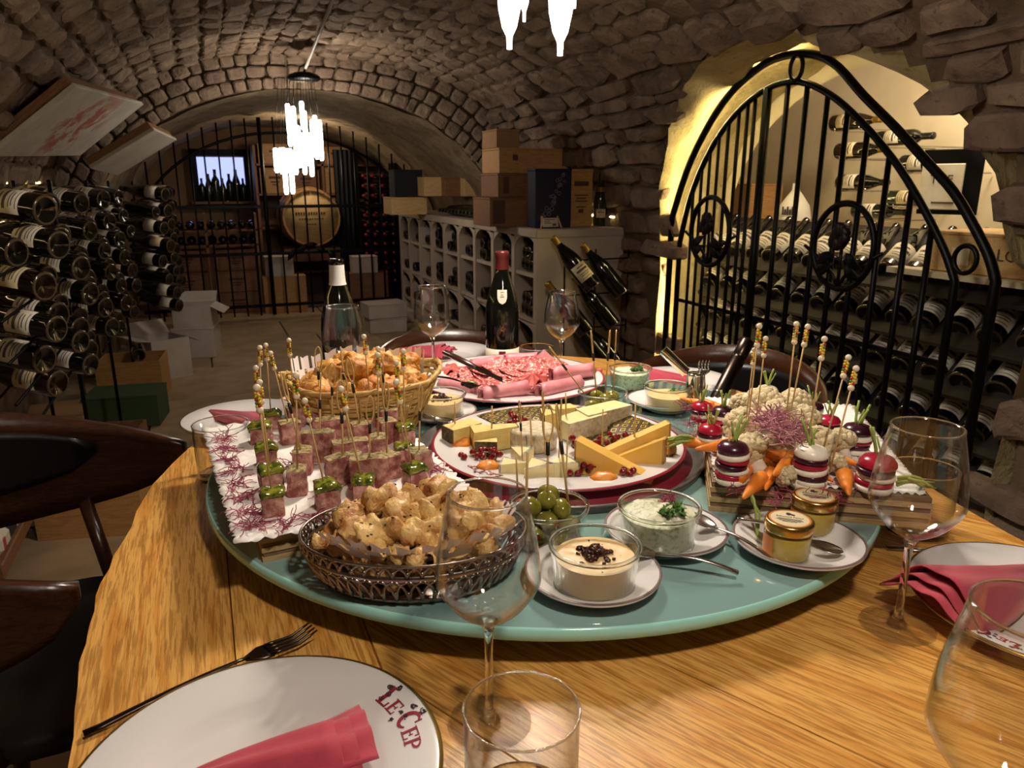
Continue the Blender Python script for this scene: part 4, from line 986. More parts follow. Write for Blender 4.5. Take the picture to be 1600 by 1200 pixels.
for i, (px, py, h, kd) in enumerate(((711, 668, .03, 0), (768, 675, .03, 0), (831, 690, .03, 0), (885, 652, .03, 0), (941, 683, .045, 0), (992, 672, .04, 0), (885, 735, .022, 0), (876, 672, .03, 0), (817, 715, .02, 1), (852, 700, .03, 1), (873, 715, .022, 1), (809, 760, .02, 0))):
    p = az(px, py, zp+h); q = (p.x, p.y, zp+h-.012)
    if kd: pick_loop(q, (R(-.08, .08), 0, 1), 'looped bamboo pick with a black band stuck in the cheese', 'looped picks in the cheese', .95)
    else: pick_plain(q, (R(-.06, .06), R(-.05, .05), 1), 'plain wooden cocktail stick standing in the cheese', 'plain sticks in the cheese', .9)
# ---------------------------------------------------------------- cold meat platter
KP = Vector((.60, 1.452, ZT)); kz = ZT+.0055
plate(KP.x, KP.y, ZT, .205, 'white round platter piled with salami, ham rolls and cured meat', 'charger_red', 'meat_platter', .9)
def kpt(px, py, z): p = az(px, py, z); return Vector((p.x, p.y, z))
sal = [MB().sheet(lambda u, v, s=s: (.036*math.sqrt(u)*math.cos(v*2*PI), .036*math.sqrt(u)*math.sin(v*2*PI), .004*math.sin(v*4*PI+s)*u+.003), 5, 22, .0014).mesh('salami_slice', 'salami') for s in range(3)]
i = 0
for row, (py, z, x0, x1, st) in enumerate(((588, .012, 725, 900, 28), (580, .02, 740, 890, 24), (572, .028, 760, 880, 22), (566, .032, 775, 860, 24), (598, .008, 730, 870, 34))):
    px = x0
    while px < x1:
        p = kpt(px, py, kz+z)
        tag(link('salami_slice', sal[i % 3], None, mat=TR(p.x, p.y, kz+z-.008) @ Matrix.Rotation(-YAW, 4, 'Z') @ rotm(.26+R(-.1, .1), R(-.16, .16), 0) @ Matrix.Rotation(R(0, 6), 4, 'Z')), 'thin salami slice overlapping others on the meat platter', 'salami', 'salami slices on the meat platter'); px += st; i += 1
def roll(label, a, b_, r, mat='ham', nm='ham_roll'):
    a, b_ = Vector(a), Vector(b_); L = (b_-a).length; m = Matrix.Translation(a) @ axis_rot(b_-a)
    def fn(u, v):
        t = u*2.4*2*PI; rr = r*(1-.28*u)*(1+.05*math.sin(v*7+u*5)); return (rr*math.cos(t), rr*math.sin(t), L*v+.004*math.sin(t*1.5))
    return tag(obj(nm, MB().sheet(fn, 44, 8, .0014), mat, mat=m), label, 'ham')
rl = .0165
for i, (pa, pb, r_, lab) in enumerate((((752, 618), (822, 606), .0165, 'rolled pink ham slice at the front of the meat platter'), ((842, 612), (905, 598), .0165, 'rolled pink ham slice at the right front of the meat platter'), ((690, 600), (742, 608), .013, 'rolled pink ham slice at the left end of the meat platter'), ((862, 585), (925, 578), .0165, 'rolled pink ham slice at the right back of the meat platter'), ((735, 572), (772, 566), .015, 'rolled pink ham slice at the left back of the meat platter'), ((790, 562), (838, 560), .015, 'rolled pink ham slice on top at the back of the meat platter'))):
    zz = kz+r_+(.012 if i >= 3 else .001); roll(lab, kpt(*pa, zz), kpt(*pb, zz), r_)
def ruffle(label, p, s, rx, ry, hz, mat='ham_dark'):
    def fn(u, v):
        a = v*2*PI; r = u; return (rx*r*math.cos(a), ry*r*math.sin(a), hz*(1-u*.75)+.008*u*math.sin(a*4+s)*(.4+u)*.8+.004*math.sin(a*9+s*2)*u+.006)
    return tag(obj('cured_ham', MB().sheet(fn, 7, 72, .0014), mat, mat=TR(p.x, p.y, kz)), label, 'ham')
ruffle('ruffled cured ham between the two front ham rolls', kpt(832, 606, kz), 1, .034, .026, .028)
ruffle('ruffled cured ham at the far right of the meat platter', kpt(918, 590, kz), 2, .034, .03, .014)
ruffle('ruffled cured ham at the left of the meat platter', kpt(705, 585, kz), 3, .036, .04, .014)
ruffle('ruffled pale ham on top of the salami at the back', kpt(850, 566, kz+.02), 4, .028, .024, .045, 'ham')
ruffle('dark cured meat slices at the front edge of the meat platter', kpt(800, 620, kz), 5, .075, .016, .004)
for (px, py, lab) in ((735, 606, 'small green pickle at the left front of the meat platter'), (915, 597, 'small green pickle at the right of the meat platter')):
    tag(obj('pickle', MB().ball((0, 0, .008), .008, 12, sc=(2., 1, 1), wob=.2, ws=40.), 'pickle', mat=TR(*kpt(px, py, kz)) @ Matrix.Rotation(R(-.5, .5), 4, 'Z')), lab, 'pickle')
a, c_ = kpt(715, 560, .87), kpt(788, 596, .855); d = c_-a
kn = thing('serving_knife', 'serving knife with dark handle resting across the meat platter', 'knife', mat=Matrix.Translation(a) @ Vector(d).to_track_quat('X', 'Z').to_matrix().to_4x4()); L = d.length
obj('blade', MB().add([(L*.42, -.001, -.009), (L*.9, -.001, -.008), (L*1.02, 0, .006), (L*.42, -.001, .009), (L*.42, .001, -.009), (L*.9, .001, -.008), (L*1.02, 0, .0065), (L*.42, .001, .009)], [(0, 1, 2, 3), (7, 6, 5, 4), (0, 4, 5, 1), (3, 2, 6, 7), (0, 3, 7, 4), (1, 5, 6, 2)], 0, False, rotm(PI/2)), 'dark_steel', kn)
obj('handle', MB().tube([(-.05, 0, 0), (0, 0, 0), (L*.42, 0, 0)], [.008, .009, .007], 10, flat=.6), 'walnut', kn)
a, c_ = kpt(672, 583, .855), kpt(748, 606, .85); d = c_-a; fork('serving_fork', 'serving fork resting on the left of the meat platter', (a.x, a.y, .846), math.atan2(d.y, d.x), d.length, 'dark_steel', .05)
# ---------------------------------------------------------------- glass ramekins, dips, olives, saucers, mustard jars
RP = [(0, 0), (.041, 0), (.0435, .002), (.044, .006), (.0475, .042), (.0495, .0455), (.0500, .0495), (.0488, .0515), (.0462, .0505), (.0448, .046), (.0412, .006), (.038, .0045), (0, .0045)]
RAM = MB().lathe(RP, 72, wob=lambda a, z: 1+(.006*math.cos(a*36) if .004 < z < .043 else 0)).mesh('glass_dish', 'ramekin_glass')
RRM = MB().tube([(.0482*math.cos(2*PI*i/64), .0482*math.sin(2*PI*i/64), .0492) for i in range(64)], .0024, 10, closed=True).mesh('rim', 'solid_glass')
RFM = MB().tube([(.0425*math.cos(2*PI*i/64), .0425*math.sin(2*PI*i/64), .0042) for i in range(64)], .0022, 8, closed=True).mesh('foot_ring', 'solid_glass')
SAU = [(0, .003), (.45, .003), (.6, .006), (.97, .0185), (1.0, .018), (.985, .0155), (.62, .002), (.5, 0), (0, 0)]
def saucer(x, y, r, label):
    p = thing('saucer', label, 'saucer', loc=(x, y, ZT)); obj('dish', MB().lathe([(a*r, h) for a, h in SAU], 72), 'white_china', p)
    obj('rim_line', MB().lathe([(r*.955, .0189), (r*.975, .0192), (r*1.0, .0184)], 72), 'grey_line', p)
def ramekin(x, y, z, label, sc=1.):
    p = thing('ramekin', label, 'ramekin', mat=TR(x, y, z) @ Matrix.Scale(sc, 4)); link('glass_dish', RAM, p); link('rim', RRM, p); link('foot_ring', RFM, p); return p
def fill(p, mat, h, top=.0015, wob=.0008, name='filling', dome=0.):
    r1 = .0405+.0036*h/.046
    pr = [(0, .0052), (.0404, .0052), (.0408, .007), (r1, h)]
    b = MB(); b.lathe(pr, 48); n = 10
    for j in range(n):
        pass
    b.grid(lambda u, v: ((r1*(1-v))*math.cos(u*2*PI), (r1*(1-v))*math.sin(u*2*PI), h+dome*math.sin(v*PI/2)+(wob*noise.noise(Vector((r1*(1-v)*math.cos(u*2*PI)*90, r1*(1-v)*math.sin(u*2*PI)*90, h*50))) if v > 0 else 0)), 48, 12)
    return obj(name, b, mat, p)
def crumbs(p, mat, n, r, z, size, name, seed=1):
    rnd = random.Random(seed); b = MB()
    for i in range(n):
        a = rnd.uniform(0, 6.28); q = abs(rnd.gauss(0, r)); b.ball((q*math.cos(a), q*math.sin(a), z+.010*math.exp(-(q/r)**2)*rnd.uniform(0, 1)), size*rnd.uniform(.4, 1.1), 6, sc=(1, rnd.uniform(.6, 1.2), rnd.uniform(.5, 1)), wob=.4, ws=20., seed=i)
    o = obj(name, b, mat, p); o['kind'] = 'stuff'; return o
def parsley(p, c, n, s, seed=1):
    rnd = random.Random(seed); b = MB()
    for i in range(n):
        a = rnd.uniform(0, 6.28); m = TR(c[0]+rnd.uniform(-s, s), c[1]+rnd.uniform(-s, s)*.6, c[2]+rnd.uniform(0, .006)) @ rotm(rnd.uniform(-.6, .6), rnd.uniform(-.6, .6), a)
        L = rnd.uniform(.006, .011); vs = [(0, 0, 0)]
        for k in range(9):
            t = -1.3+2.6*k/8; rr = L*(1 if k % 2 == 0 else .62); vs.append((rr*math.cos(t), rr*math.sin(t), .002*math.cos(k*2)))
        b.add(vs, [(0, k, k+1) for k in range(1, 9)], 0, False, m)
    return obj('parsley_sprig', b, 'parsley', p)
def dip(kind, rim, label, sc=1., sau=None, slab=None, up=.0045):
    z = ZT+(up if sau else 0); p = az(*rim, z+.050*sc)
    if sau: q = az(*sau, ZT+.018); saucer(q.x, q.y, .076 if sc > .95 else .066, slab)
    r = ramekin(p.x, p.y, z, label, sc)
    if kind == 'mousse':
        fill(r, 'mousse', .0365, wob=.0012); crumbs(r, 'choc', 100, .010, .0375, .0042, 'dark_crumbs', 3); crumbs(r, 'choc', 26, .022, .0368, .0012, 'pepper_specks', 5)
    if kind == 'herb':
        fill(r, 'herb_dip', .040, wob=.004, dome=.008); parsley(r, (.006, -.018, .049), 26, .015, 4)
        b = threads('beet_sprouts', 'crimson beet sprouts on the herb dip', 'sprout_red', [(.022, .012, .044)], 60, .009, .012, r)
    if kind == 'pate': fill(r, 'mousse', .032, wob=.003); parsley(r, (.012, .0, .034), 4, .006, 8)
    return r
dip('mousse', (930, 850), 'glass ramekin of tan mousse with dark crumbs, in front of the olives', 1.0, (926, 888), 'white saucer with a dark rim line under the nearest mousse ramekin')
dip('herb', (1030, 790), 'glass ramekin of herb cheese dip with parsley, in front of the cheese plate', 1., (1040, 822), 'white saucer with a dark rim line under the herb dip near the mustard jars')
dip('mousse', (690, 614), 'glass ramekin of tan mousse behind the skewered meat cubes', .92, (690, 640), 'white saucer under the mousse ramekin between basket and cheese plate')
dip('herb', (985, 574), 'glass ramekin of herb dip behind the green olives', .92)
dip('pate', (1043, 603), 'glass ramekin of pale pate beside the chrome spout', .92, (1032, 622), 'white saucer under the pale pate ramekin')
def olive_mesh(s, pim): 
    b = MB(); b.ball((0, 0, 0), .0115, 16, sc=(1.3, 1, 1), wob=.06, ws=12., seed=s)
    if pim: b.ball((.0135, 0, 0), .0036, 8, mi=1)
    return b.mesh('green_olive', ['olive', 'pimento'])
OV = [olive_mesh(1, False), olive_mesh(2, True), olive_mesh(3, False), olive_mesh(4, True)]
def olives(rim, label, sc, n, olab, grp):
    p = az(*rim, ZT+.05*sc); r = ramekin(p.x, p.y, ZT, label, sc); fill(r, 'brine', .018, wob=0., name='brine')
    rnd = random.Random(int(rim[0])); done = []
    for i in range(n):
        for t in range(200):
            a = rnd.uniform(0, 6.28); q = math.sqrt(rnd.random())*.031; z = .017+.009*t/50*rnd.random() if t < 160 else rnd.uniform(.045, .062)
            c = Vector((q*math.cos(a), q*math.sin(a), z))
            if all((c-d).length > .0205 for d in done): break
        done.append(c); w_ = Vector((p.x, p.y, ZT))+c*sc
        tag(link('green_olive', OV[i % 4], None, mat=TR(*w_) @ rotm(rnd.uniform(-.5, .5), rnd.uniform(-.5, .5), rnd.uniform(0, 6.28)) @ Matrix.Scale(sc, 4)), olab, 'olive', grp)
    return p
po = olives((857, 788), 'glass ramekin of glossy green olives in front of the ash cheese', 1., 16, 'green olive in the ramekin in front of the cheese plate', 'olives in the near ramekin')
pb = olives((942, 612), 'glass ramekin of green olives behind the cheese plate', .95, 11, 'green olive in the ramekin behind the cheese plate', 'olives in the far ramekin')
for i, (dx, dy, d) in enumerate(((-.005, -.008, (.0, .02, 1)), (.022, -.012, (-.12, .05, 1)), (-.03, .0, (.02, 0, 1)))):
    f = pick_loop if i < 2 else pick_plain
    f((po.x+dx, po.y+dy, ZT+.045), d, 'pick stuck in the near ramekin of olives' if i == 2 else 'looped pick stuck in the near ramekin of olives', 'picks in the near olives', 1.25)
for i, (dx, dy, d) in enumerate(((-.03, .01, (-.75, .1, 1)), (-.008, .01, (-.1, .05, 1)), (.006, .002, (.05, 0, 1)), (.022, .0, (.02, 0, 1)))):
    pick_loop((pb.x+dx, pb.y+dy, ZT+.04), d, 'looped pick stuck in the far ramekin of olives', 'picks in the far olives', 1.15)
q = az(1247, 842, ZT+.016); saucer(q.x, q.y, .077, 'white saucer with a red rim line under two mustard jars')
def jar(p, label):
    j = thing('mustard_jar', label, 'jar', loc=p)
    obj('glass_body', MB().lathe([(0, 0), (.024, 0), (.0265, .003), (.027, .008), (.027, .030), (.0255, .034), (.0245, .036)], 40), 'ramekin_glass', j)
    obj('mustard', MB().lathe([(0, .002), (.023, .002), (.0252, .005), (.0256, .028), (.024, .033), (0, .033)], 40), 'mustard', j)
    l = obj('lid', MB().lathe([(.0262, .0345), (.0275, .0348), (.0278, .036), (.0278, .045), (.0268, .0468), (.024, .0472), (.0235, .0468), (0, .0468)], 48), 'lid_gold', j)
    obj('lid_ring', MB().lathe([(.0236, .0472), (.0215, .0473)], 40), 'lid_orange', l)
    obj('lid_paper', MB().lathe([(.0216, .0471), (0, .0473)], 40), 'label_cream', l)
    rz = Matrix.Rotation(-YAW-.35, 4, 'Z')
    t1 = link('lid_name', text_mesh('lid_name', 'Edmond Fallot', .0052, 'print_dark', .00005), l, mat=rz @ TR(0, .003, .0476))
    b = MB(); 
    for k, w_ in enumerate((.026, .030, .024, .016)): b.box(-w_/2, w_/2, -.0025-k*.0026, -.0017-k*.0026, .0474, .0476, mat=rz)
    obj('lid_small_print', b, 'label_print', l)
    e = MB()
    for k in range(7): e.ball((R(-.004, .004), .0115+R(-.003, .003), .0474), .0022, 6, sc=(1, 1, .12), mat=rz)
    obj('lid_emblem', e, 'print_dark', l)
    obj('side_label', MB().lathe([(.0273, .006), (.0273, .030)], 14, a0=PI*.72, a1=PI*1.06), 'lid_orange', j)
p1 = az(1228, 866, ZT+.006); p2 = az(1268, 826, ZT+.006)
jar((p1.x, p1.y, ZT+.005), 'small mustard jar with gold lid, front one of two on the saucer'); jar((p2.x, p2.y, ZT+.005), 'small mustard jar with gold lid, behind the other jar')
spoon('teaspoon with its bowl on the saucer beside the mustard jars', az(1300, 862, ZT+.011), az(1152, 815, ZT+.020))
spoon('teaspoon resting on the saucer of the near mousse ramekin, handle over the turntable', az(985, 862, ZT+.02), az(1152, 900, ZT+.006))
spoon('teaspoon resting on the saucer of the herb dip, handle toward the mustard jars', az(1088, 812, ZT+.02), az(1210, 884, ZT+.006), 'dark_steel' if False else 'steel')
spoon('teaspoon on the saucer of the mousse ramekin behind the meat board', az(700, 660, ZT+.02), az(640, 650, ZT+.019))
# ---------------------------------------------------------------- vegetable board
VA = math.atan2(-.56, .83); VB = .042
VMX = TR(.600+.83*.135+.56*.21, .745-.56*.135+.83*.21, ZT) @ Matrix.Rotation(VA, 4, 'Z')
ply_board('laminated wooden board under the radishes and cauliflower', VMX, .275, .42, VB)
doily('white paper sheet under the vegetables', VMX @ TR(.0, 0, VB), .262, .40, .0008, .004)
zv = ZT+VB+.0022
def vpt(px, py, z=None): p = az(px, py, zv if z is None else z); return Vector((p.x, p.y, zv if z is None else z))
SL_ = {k: MB().lathe([(0, 0), (.0195, .0), (.021, .0015), (.021, .0055), (.0195, .007), (0, .007)], 28, mis=[1, 0, 0, 0, 1]).mesh('slice', [m_, {'w': 'radish_white', 'p': 'radish_purple', 'r': 'radish_red'}[k]]) for k, m_ in (('w', 'radish_white'), ('p', 'radish_purple'), ('r', 'radish_red'))}
TP_ = {k: MB().lathe([(0, 0), (.0195, 0), (.021, .002), (.0205, .006), (.0165, .0115), (.009, .0145), (0, .0155)], 28).mesh('top', m_) for k, m_ in (('w', 'radish_white'), ('p', 'radish_purple'), ('r', 'radish_red'))}
def stem_mesh(s):
    rnd = random.Random(s); b = MB(); d = Vector((rnd.uniform(-.4, .4), rnd.uniform(-.4, .4), 1)); p = Vector((0, 0, 0)); pts = [p]
    for i in range(5): p = p+d.normalized()*.0065; d += Vector((rnd.uniform(-.12, .12), rnd.uniform(-.12, .12), 0)); pts.append(p)
    b.tube(pts, [.0018, .0018, .0017, .0017, .0016, .0014], 6); return b.mesh('leaf_stem', 'stem_green')
STM = [stem_mesh(i) for i in range(6)]
SEQ = {'p': 'pwrpwrw', 'w': 'wprwpw', 'r': 'rpwrwp'}
for i, (px, py, k, n, sc) in enumerate(((1141, 753, 'p', 7, 1.), (1262, 762, 'w', 7, 1.02), (1366, 765, 'r', 5, 1.12), (1335, 706, 'p', 5, 1.02), (1108, 700, 'r', 5, .88), (1128, 672, 'p', 5, .92), (1096, 655, 'r', 4, .86), (1197, 630, 'w', 4, .92), (1268, 655, 'p', 4, .85), (1293, 678, 'r', 4, .85))):
    p = vpt(px, py); lab = {'p': 'a dark purple', 'w': 'a white', 'r': 'a bright red'}[k]
    where = ['at the carrot corner', 'behind the mustard jars', 'behind the tall wine glass', 'beside the large cauliflower', 'at the left board edge', 'behind the red-topped edge one', 'next to the chrome spout', 'behind the cauliflower heap', 'behind the beaded picks', 'amid the back row'][i]
    o = thing('radish_stack', 'stack of coloured radish slices topped with '+lab+' cap, '+where, 'radish', mat=TR(*p) @ Matrix.Rotation(R(0, 6), 4, 'Z') @ Matrix.Scale(sc, 4))
    z = 0; sq = SEQ[k][1:]+'wrpwrp'
    for j in range(n-1, 0, -1):
        link('slice', SL_[sq[j-1]], o, mat=TR(R(-.0022, .0022), R(-.0022, .0022), z) @ rotm(R(-.06, .06), R(-.06, .06))); z += .0072
    link('top', TP_[k], o, loc=(0, 0, z))
    for j in range(5): link('leaf_stem', STM[(i+j) % 6], o, mat=TR(R(-.004, .004), R(-.004, .004), z+.0135) @ Matrix.Rotation(R(0, 6), 4, 'Z') @ Matrix.Scale(R(.7, 1.15), 4))
    link('stick', MB().tube([(.005, 0, .004), (.006, 0, z+.030)], .0013, 6).mesh('stick', 'skewer_wood') if i < 1 else bpy.data.meshes['stick'], o, mat=None if i < 1 else TR(.006, 0, z+.032-.135))
def floret(s, r):
    rnd = random.Random(s); b = MB(); b.ball((0, 0, 0), r*.8, 14, sc=(1, 1, .8))
    for i in range(46):
        a = i*2.39996; t = (i+.5)/46; zz = 1-1.15*t; q = math.sqrt(max(0, 1-zz*zz)); c = Vector((q*math.cos(a), q*math.sin(a), zz*.85))*r*.82
        b.ball(c, r*rnd.uniform(.22, .34), 9, wob=.35, ws=40., seed=i+s)
    me = b.mesh('curd', 'cauli'); st = MB().tube([(0, 0, -r*1.1), (0, 0, -r*.5), (0, 0, 0)], [r*.34, r*.38, r*.6], 10).mesh('stalk', 'radish_white'); return me, st
FL = [floret(i, .030) for i in range(3)]
for i, (px, py, h, sc, rx, ry) in enumerate(((1168, 735, .024, 1.0, .9, -.3), (1212, 725, .024, .8, 1., .6), (1272, 728, .026, 1.05, .8, .4), (1160, 690, .026, .95, .4, -.3), (1215, 690, .040, 1., .2, .2), (1250, 695, .036, .9, .3, .5), (1190, 665, .036, 1.05, .2, 0.), (1240, 665, .034, .95, .1, .3), (1302, 742, .016, .55, .9, .3), (1230, 762, .014, .5, .8, -.4), (1160, 660, .028, .8, .2, -.4), (1310, 715, .022, .75, .5, .6))):
    p = vpt(px, py); o = thing('cauliflower_floret', ('small' if sc < .7 else 'large')+' creamy cauliflower floret '+('behind the mustard jars' if py > 740 else 'at the front of the heap' if py > 710 else 'under the pink sprouts' if 1185 < px < 1260 else 'at the chrome spout side of the heap'), 'cauliflower', 'cauliflower florets on the board', mat=TR(p.x, p.y, zv+h) @ rotm(rx, ry, R(0, 6)) @ Matrix.Scale(sc, 4))
    link('curd', FL[i % 3][0], o); link('stalk', FL[i % 3][1], o)
CR = MB().lathe([(0, 0), (.0022, .001), (.004, .01), (.0075, .035), (.0105, .06), (.0125, .074), (.011, .081), (.006, .084), (0, .0845)], 14, wob=lambda a, z: 1+.05*math.sin(a*3+z*90)).mesh('root', 'carrot')
CT = MB().tube([(0, 0, .083), (.002, 0, .090), (.006, .001, .098), (.013, .001, .103)], [.0022, .002, .0018, .0012], 6).mesh('carrot_top', 'stem_green')
for i, (pa, pb_, sc, top) in enumerate((((1160, 790), (1198, 748), 1.0, 0), ((1205, 768), (1240, 738), 1.05, 0), ((1195, 775), (1205, 745), .85, 1), ((1085, 725), (1150, 716), 1.05, 0), ((1150, 738), (1222, 728), 1.1, 0), ((1152, 722), (1215, 735), .9, 0), ((1325, 785), (1316, 742), .95, 0), ((1300, 762), (1270, 745), .95, 1), ((1345, 738), (1300, 724), 1., 0), ((1062, 630), (1120, 645), .9, 1), ((1150, 650), (1105, 640), .9, 0), ((1180, 735), (1150, 760), .9, 0), ((1130, 712), (1085, 700), .8, 1))):
    a, b_ = vpt(*pa), vpt(*pb_); d = b_-a; a.z = zv+.010*sc+(.012 if i in (1, 3, 5) else 0); d.z = .0
    o = thing('baby_carrot', 'peeled orange baby carrot lying on the vegetable board', 'carrot', 'baby carrots on the vegetable board', mat=TR(*a) @ axis_rot(d, R(0, 6)) @ Matrix.Scale(sc*.95, 4)); link('root', CR, o)
    if top: link('carrot_top', CT, o)
for i, (px, py, a0, lab) in enumerate(((1085, 700, 2.6, 'cut green leaf stalks at the left edge of the vegetable board'), (1400, 765, -.4, 'cut green leaf stalks behind the tall wine glass'), (1165, 775, -1.6, 'cut green leaf stalk hanging over the board front'))):
    p = vpt(px, py); b = MB()
    for k in range(6 if i < 2 else 2):
        a = a0+R(-.35, .35); b.tube([(R(-.004, .004)+.009*t*math.cos(a), R(-.002, .002)+.009*t*math.sin(a), .006+.002*k+.004*math.sin(t)-(.0022*t*t if i == 2 else 0)) for t in range(6)], [.0022, .0022, .002, .0018, .0016, .001], 6)
    tag(obj('leaf_stalks', b, 'stem_green', loc=p), lab, 'leaf stalks')
threads('pink_sprouts', 'pale pink sprouts heaped on the cauliflower', 'sprout_pink', [tuple(vpt(px, py, zv+h)) for px, py, h in ((1190, 660, .062), (1205, 668, .068), (1222, 675, .066), (1240, 668, .062), (1215, 655, .068), (1230, 690, .062), (1250, 680, .056), (1205, 650, .06))], 34, .014, .026, rad=.0008)
threads('dark_sprouts', 'reddish sprouts scattered between the carrots along the board edges', 'sprout_red', [tuple(vpt(px, py)) for px, py in ((1085, 685), (1080, 665), (1150, 765), (1215, 785), (1285, 785), (1300, 780), (1330, 760), (1345, 735), (1240, 775), (1100, 660), (1075, 640))], 16, .011, .022)
for i, (bx, by, bh, tx, ty) in enumerate(((1168, 668, .04, 1187, 505), (1180, 670, .05, 1197, 525), (1165, 665, .04, 1179, 543), (1228, 655, .05, 1245, 502), (1232, 660, .05, 1263, 506), (1262, 690, .045, 1289, 525), (1284, 712, .03, 1327, 554), (1296, 738, .02, 1339, 571))):
    a = az(bx, by, zv+bh); sa = scr(a); c_ = CAM+ray(tx, ty)*sa[2]*1.0; d = c_-a; L = d.length
    pick_bead(a, d, 'tall beaded wooden pick standing in the cauliflower', 'beaded picks in the cauliflower', L/.137)
# chrome pourer, dark mill and fork at the far side
p = az(1082, 640, ZT); q = p
cs = thing('chrome_spout', 'chrome tube with an angled open spout behind the vegetable board', 'pourer', loc=(p.x, p.y, ZT))
obj('upright_tube', MB().lathe([(0, 0), (.020, 0), (.021, .003), (.0165, .006), (.0155, .07), (.0165, .073), (.014, .075), (0, .075)], 28), 'chrome', cs)
e0 = CAM+ray(1072, 582)*scr(p)[2]-p; e1 = CAM+ray(1036, 547)*scr(p)[2]-p
obj('angled_spout', MB().tube([e0, e1], .0105, 16, caps=False), 'chrome', cs); obj('spout_bore', MB().tube([e0, e1+(e0-e1)*.02], .0085, 16), 'dark_steel', cs)
a, b_ = az(1112, 640, ZT+.012), None; b_ = CAM+ray(1168, 532)*(scr(a)[2]*1.03)
dm = thing('pepper_mill', 'dark metal cylinder leaning behind the vegetable board', 'mill', mat=Matrix.Translation(a) @ axis_rot(b_-a)); L = (b_-a).length
obj('barrel', MB().lathe([(0, 0), (.0135, 0), (.0145, .004), (.0145, L*.72), (.012, L*.74), (.0145, L*.76), (.0145, L-.004), (.013, L), (0, L)], 28), 'dark_steel', dm)
obj('band', MB().lathe([(.0148, L*.2), (.0150, L*.21), (.0148, L*.22)], 28), 'chrome', dm)
p = az(1098, 645, ZT); fork('small_fork', 'steel fork standing in a glass behind the radishes', (p.x+.012, p.y+.02, ZT+.012), 1.2, .085, 'steel', -1.35)
tag(link('small_glass', TM, None, mat=TR(p.x+.012, p.y+.02, ZT) @ Matrix.Scale(.5, 4)), 'tiny glass holding a fork behind the radishes', 'glass')
# ---------------------------------------------------------------- chandeliers
emit('crystal_light', (1., .93, .80), 9.); M('cable_grey', '9a948c', .5)
def crystal(p, L, r, o, tip=True):
    pr = [(0, 0), (r*.22, 0), (r*.26, L*.10), (r*.62, L*.17), (r*.95, L*.32), (r, L*.45), (r, L), (r*.8, L+.004), (0, L+.004)] if tip else [(0, 0), (r*.6, 0), (r, r), (r, L-r*.6), (r*.6, L), (0, L)]
    obj('crystal_drop' if tip else 'crystal_rod', MB().lathe(pr, 12, sm=False), 'crystal_light', o, loc=p)
tc = D0 = CAM+ray(835, 80)*1.5
ch1 = thing('chandelier', 'glowing crystal drop chandelier over the turntable', 'chandelier', loc=(tc.x, tc.y, 1.98))
obj('canopy', MB().lathe([(0, .04), (.16, .04), (.17, .03), (.17, .01), (.15, 0), (0, 0)], 40), 'black_iron', ch1)
def drop(px, py, dep, L, r):
    w_ = CAM+ray(px, py)*dep; p = w_-Vector((tc.x, tc.y, 1.98)); crystal(p, L, r, ch1); obj('wire', MB().tube([p+Vector((0, 0, L)), (p.x*.8, p.y*.8, .002)], .0009, 4), 'black_iron', ch1)
drop(796, 77, 1.50, .24, .024); drop(875, 87, 1.46, .25, .0245); drop(819, 34, 1.6, .2, .014); drop(897, 13, 1.55, .2, .016)
for i in range(5):
    a = i*1.256+.4; p = Vector((.10*math.cos(a), .10*math.sin(a), -.36)); crystal(p, .2, .018, ch1); obj('wire', MB().tube([p+Vector((0, 0, .2)), (p.x, p.y, .002)], .0009, 4), 'black_iron', ch1)
WARM = (1., .88, .75)
for i in range(3):
    a = i*2.09+.3; spot('chandelier_light', (.07*math.cos(a), .07*math.sin(a)-.03, -.22), 12., WARM, .035, 165, ch1)
lamp('chandelier_glow', (0, -.02, -.34), 30., WARM, .08, ch1)
# round ceiling lamp over the camera's end of the table
cl = thing('ceiling_lamp', 'small round ceiling lamp above the table end', 'lamp', loc=(.30, .05, 1.99)); obj('base', MB().lathe([(0, .03), (.09, .03), (.09, 0), (0, 0)], 32), 'black_iron', cl); obj('globe', MB().ball((0, 0, -.05), .06, 16), 'crystal_light', cl)
spot('lamp_light', (0, 0, -.13), 24., WARM, .06, 150, cl)
cb = CAM+ray(475, 122)*4.4
ch2 = thing('chandelier', 'glowing crystal rod chandelier hanging before the iron gate', 'chandelier', loc=cb)
obj('canopy', MB().lathe([(0, .03), (.05, .03), (.085, .018), (.10, .0), (.085, -.014), (.0, -.02)], 32), 'black_iron', ch2)
pe = az(520, 0, 2.02)-cb; obj('conduit', MB().tube([(0, 0, .03), pe], .0085, 8), 'cable_grey', ch2)
for i, (x, y0, y1) in enumerate(((454, 166, 229), (465, 172, 263), (474, 161, 203), (481, 178, 259), (488, 211, 276), (496, 184, 249), (503, 191, 251), (477, 211, 273), (470, 200, 262), (491, 190, 245), (433, 233, 270), (441, 233, 272), (448, 234, 304), (458, 235, 303), (463, 236, 273), (452, 234, 270))):
    dp = 4.4+(.05 if i % 3 == 0 else -.04 if i % 3 == 1 else 0); b0 = CAM+ray(x, y1)*dp-cb; L = (y1-y0)/FPX*dp; crystal(b0, L, .0135, ch2, False)
    obj('wire', MB().tube([b0+Vector((0, 0, L)), (b0.x*.75, b0.y*.75, -.01)], .0012, 4), 'black_iron', ch2)
lamp('chandelier_light', (0, -.03, -.22), 11., WARM, .07, ch2)
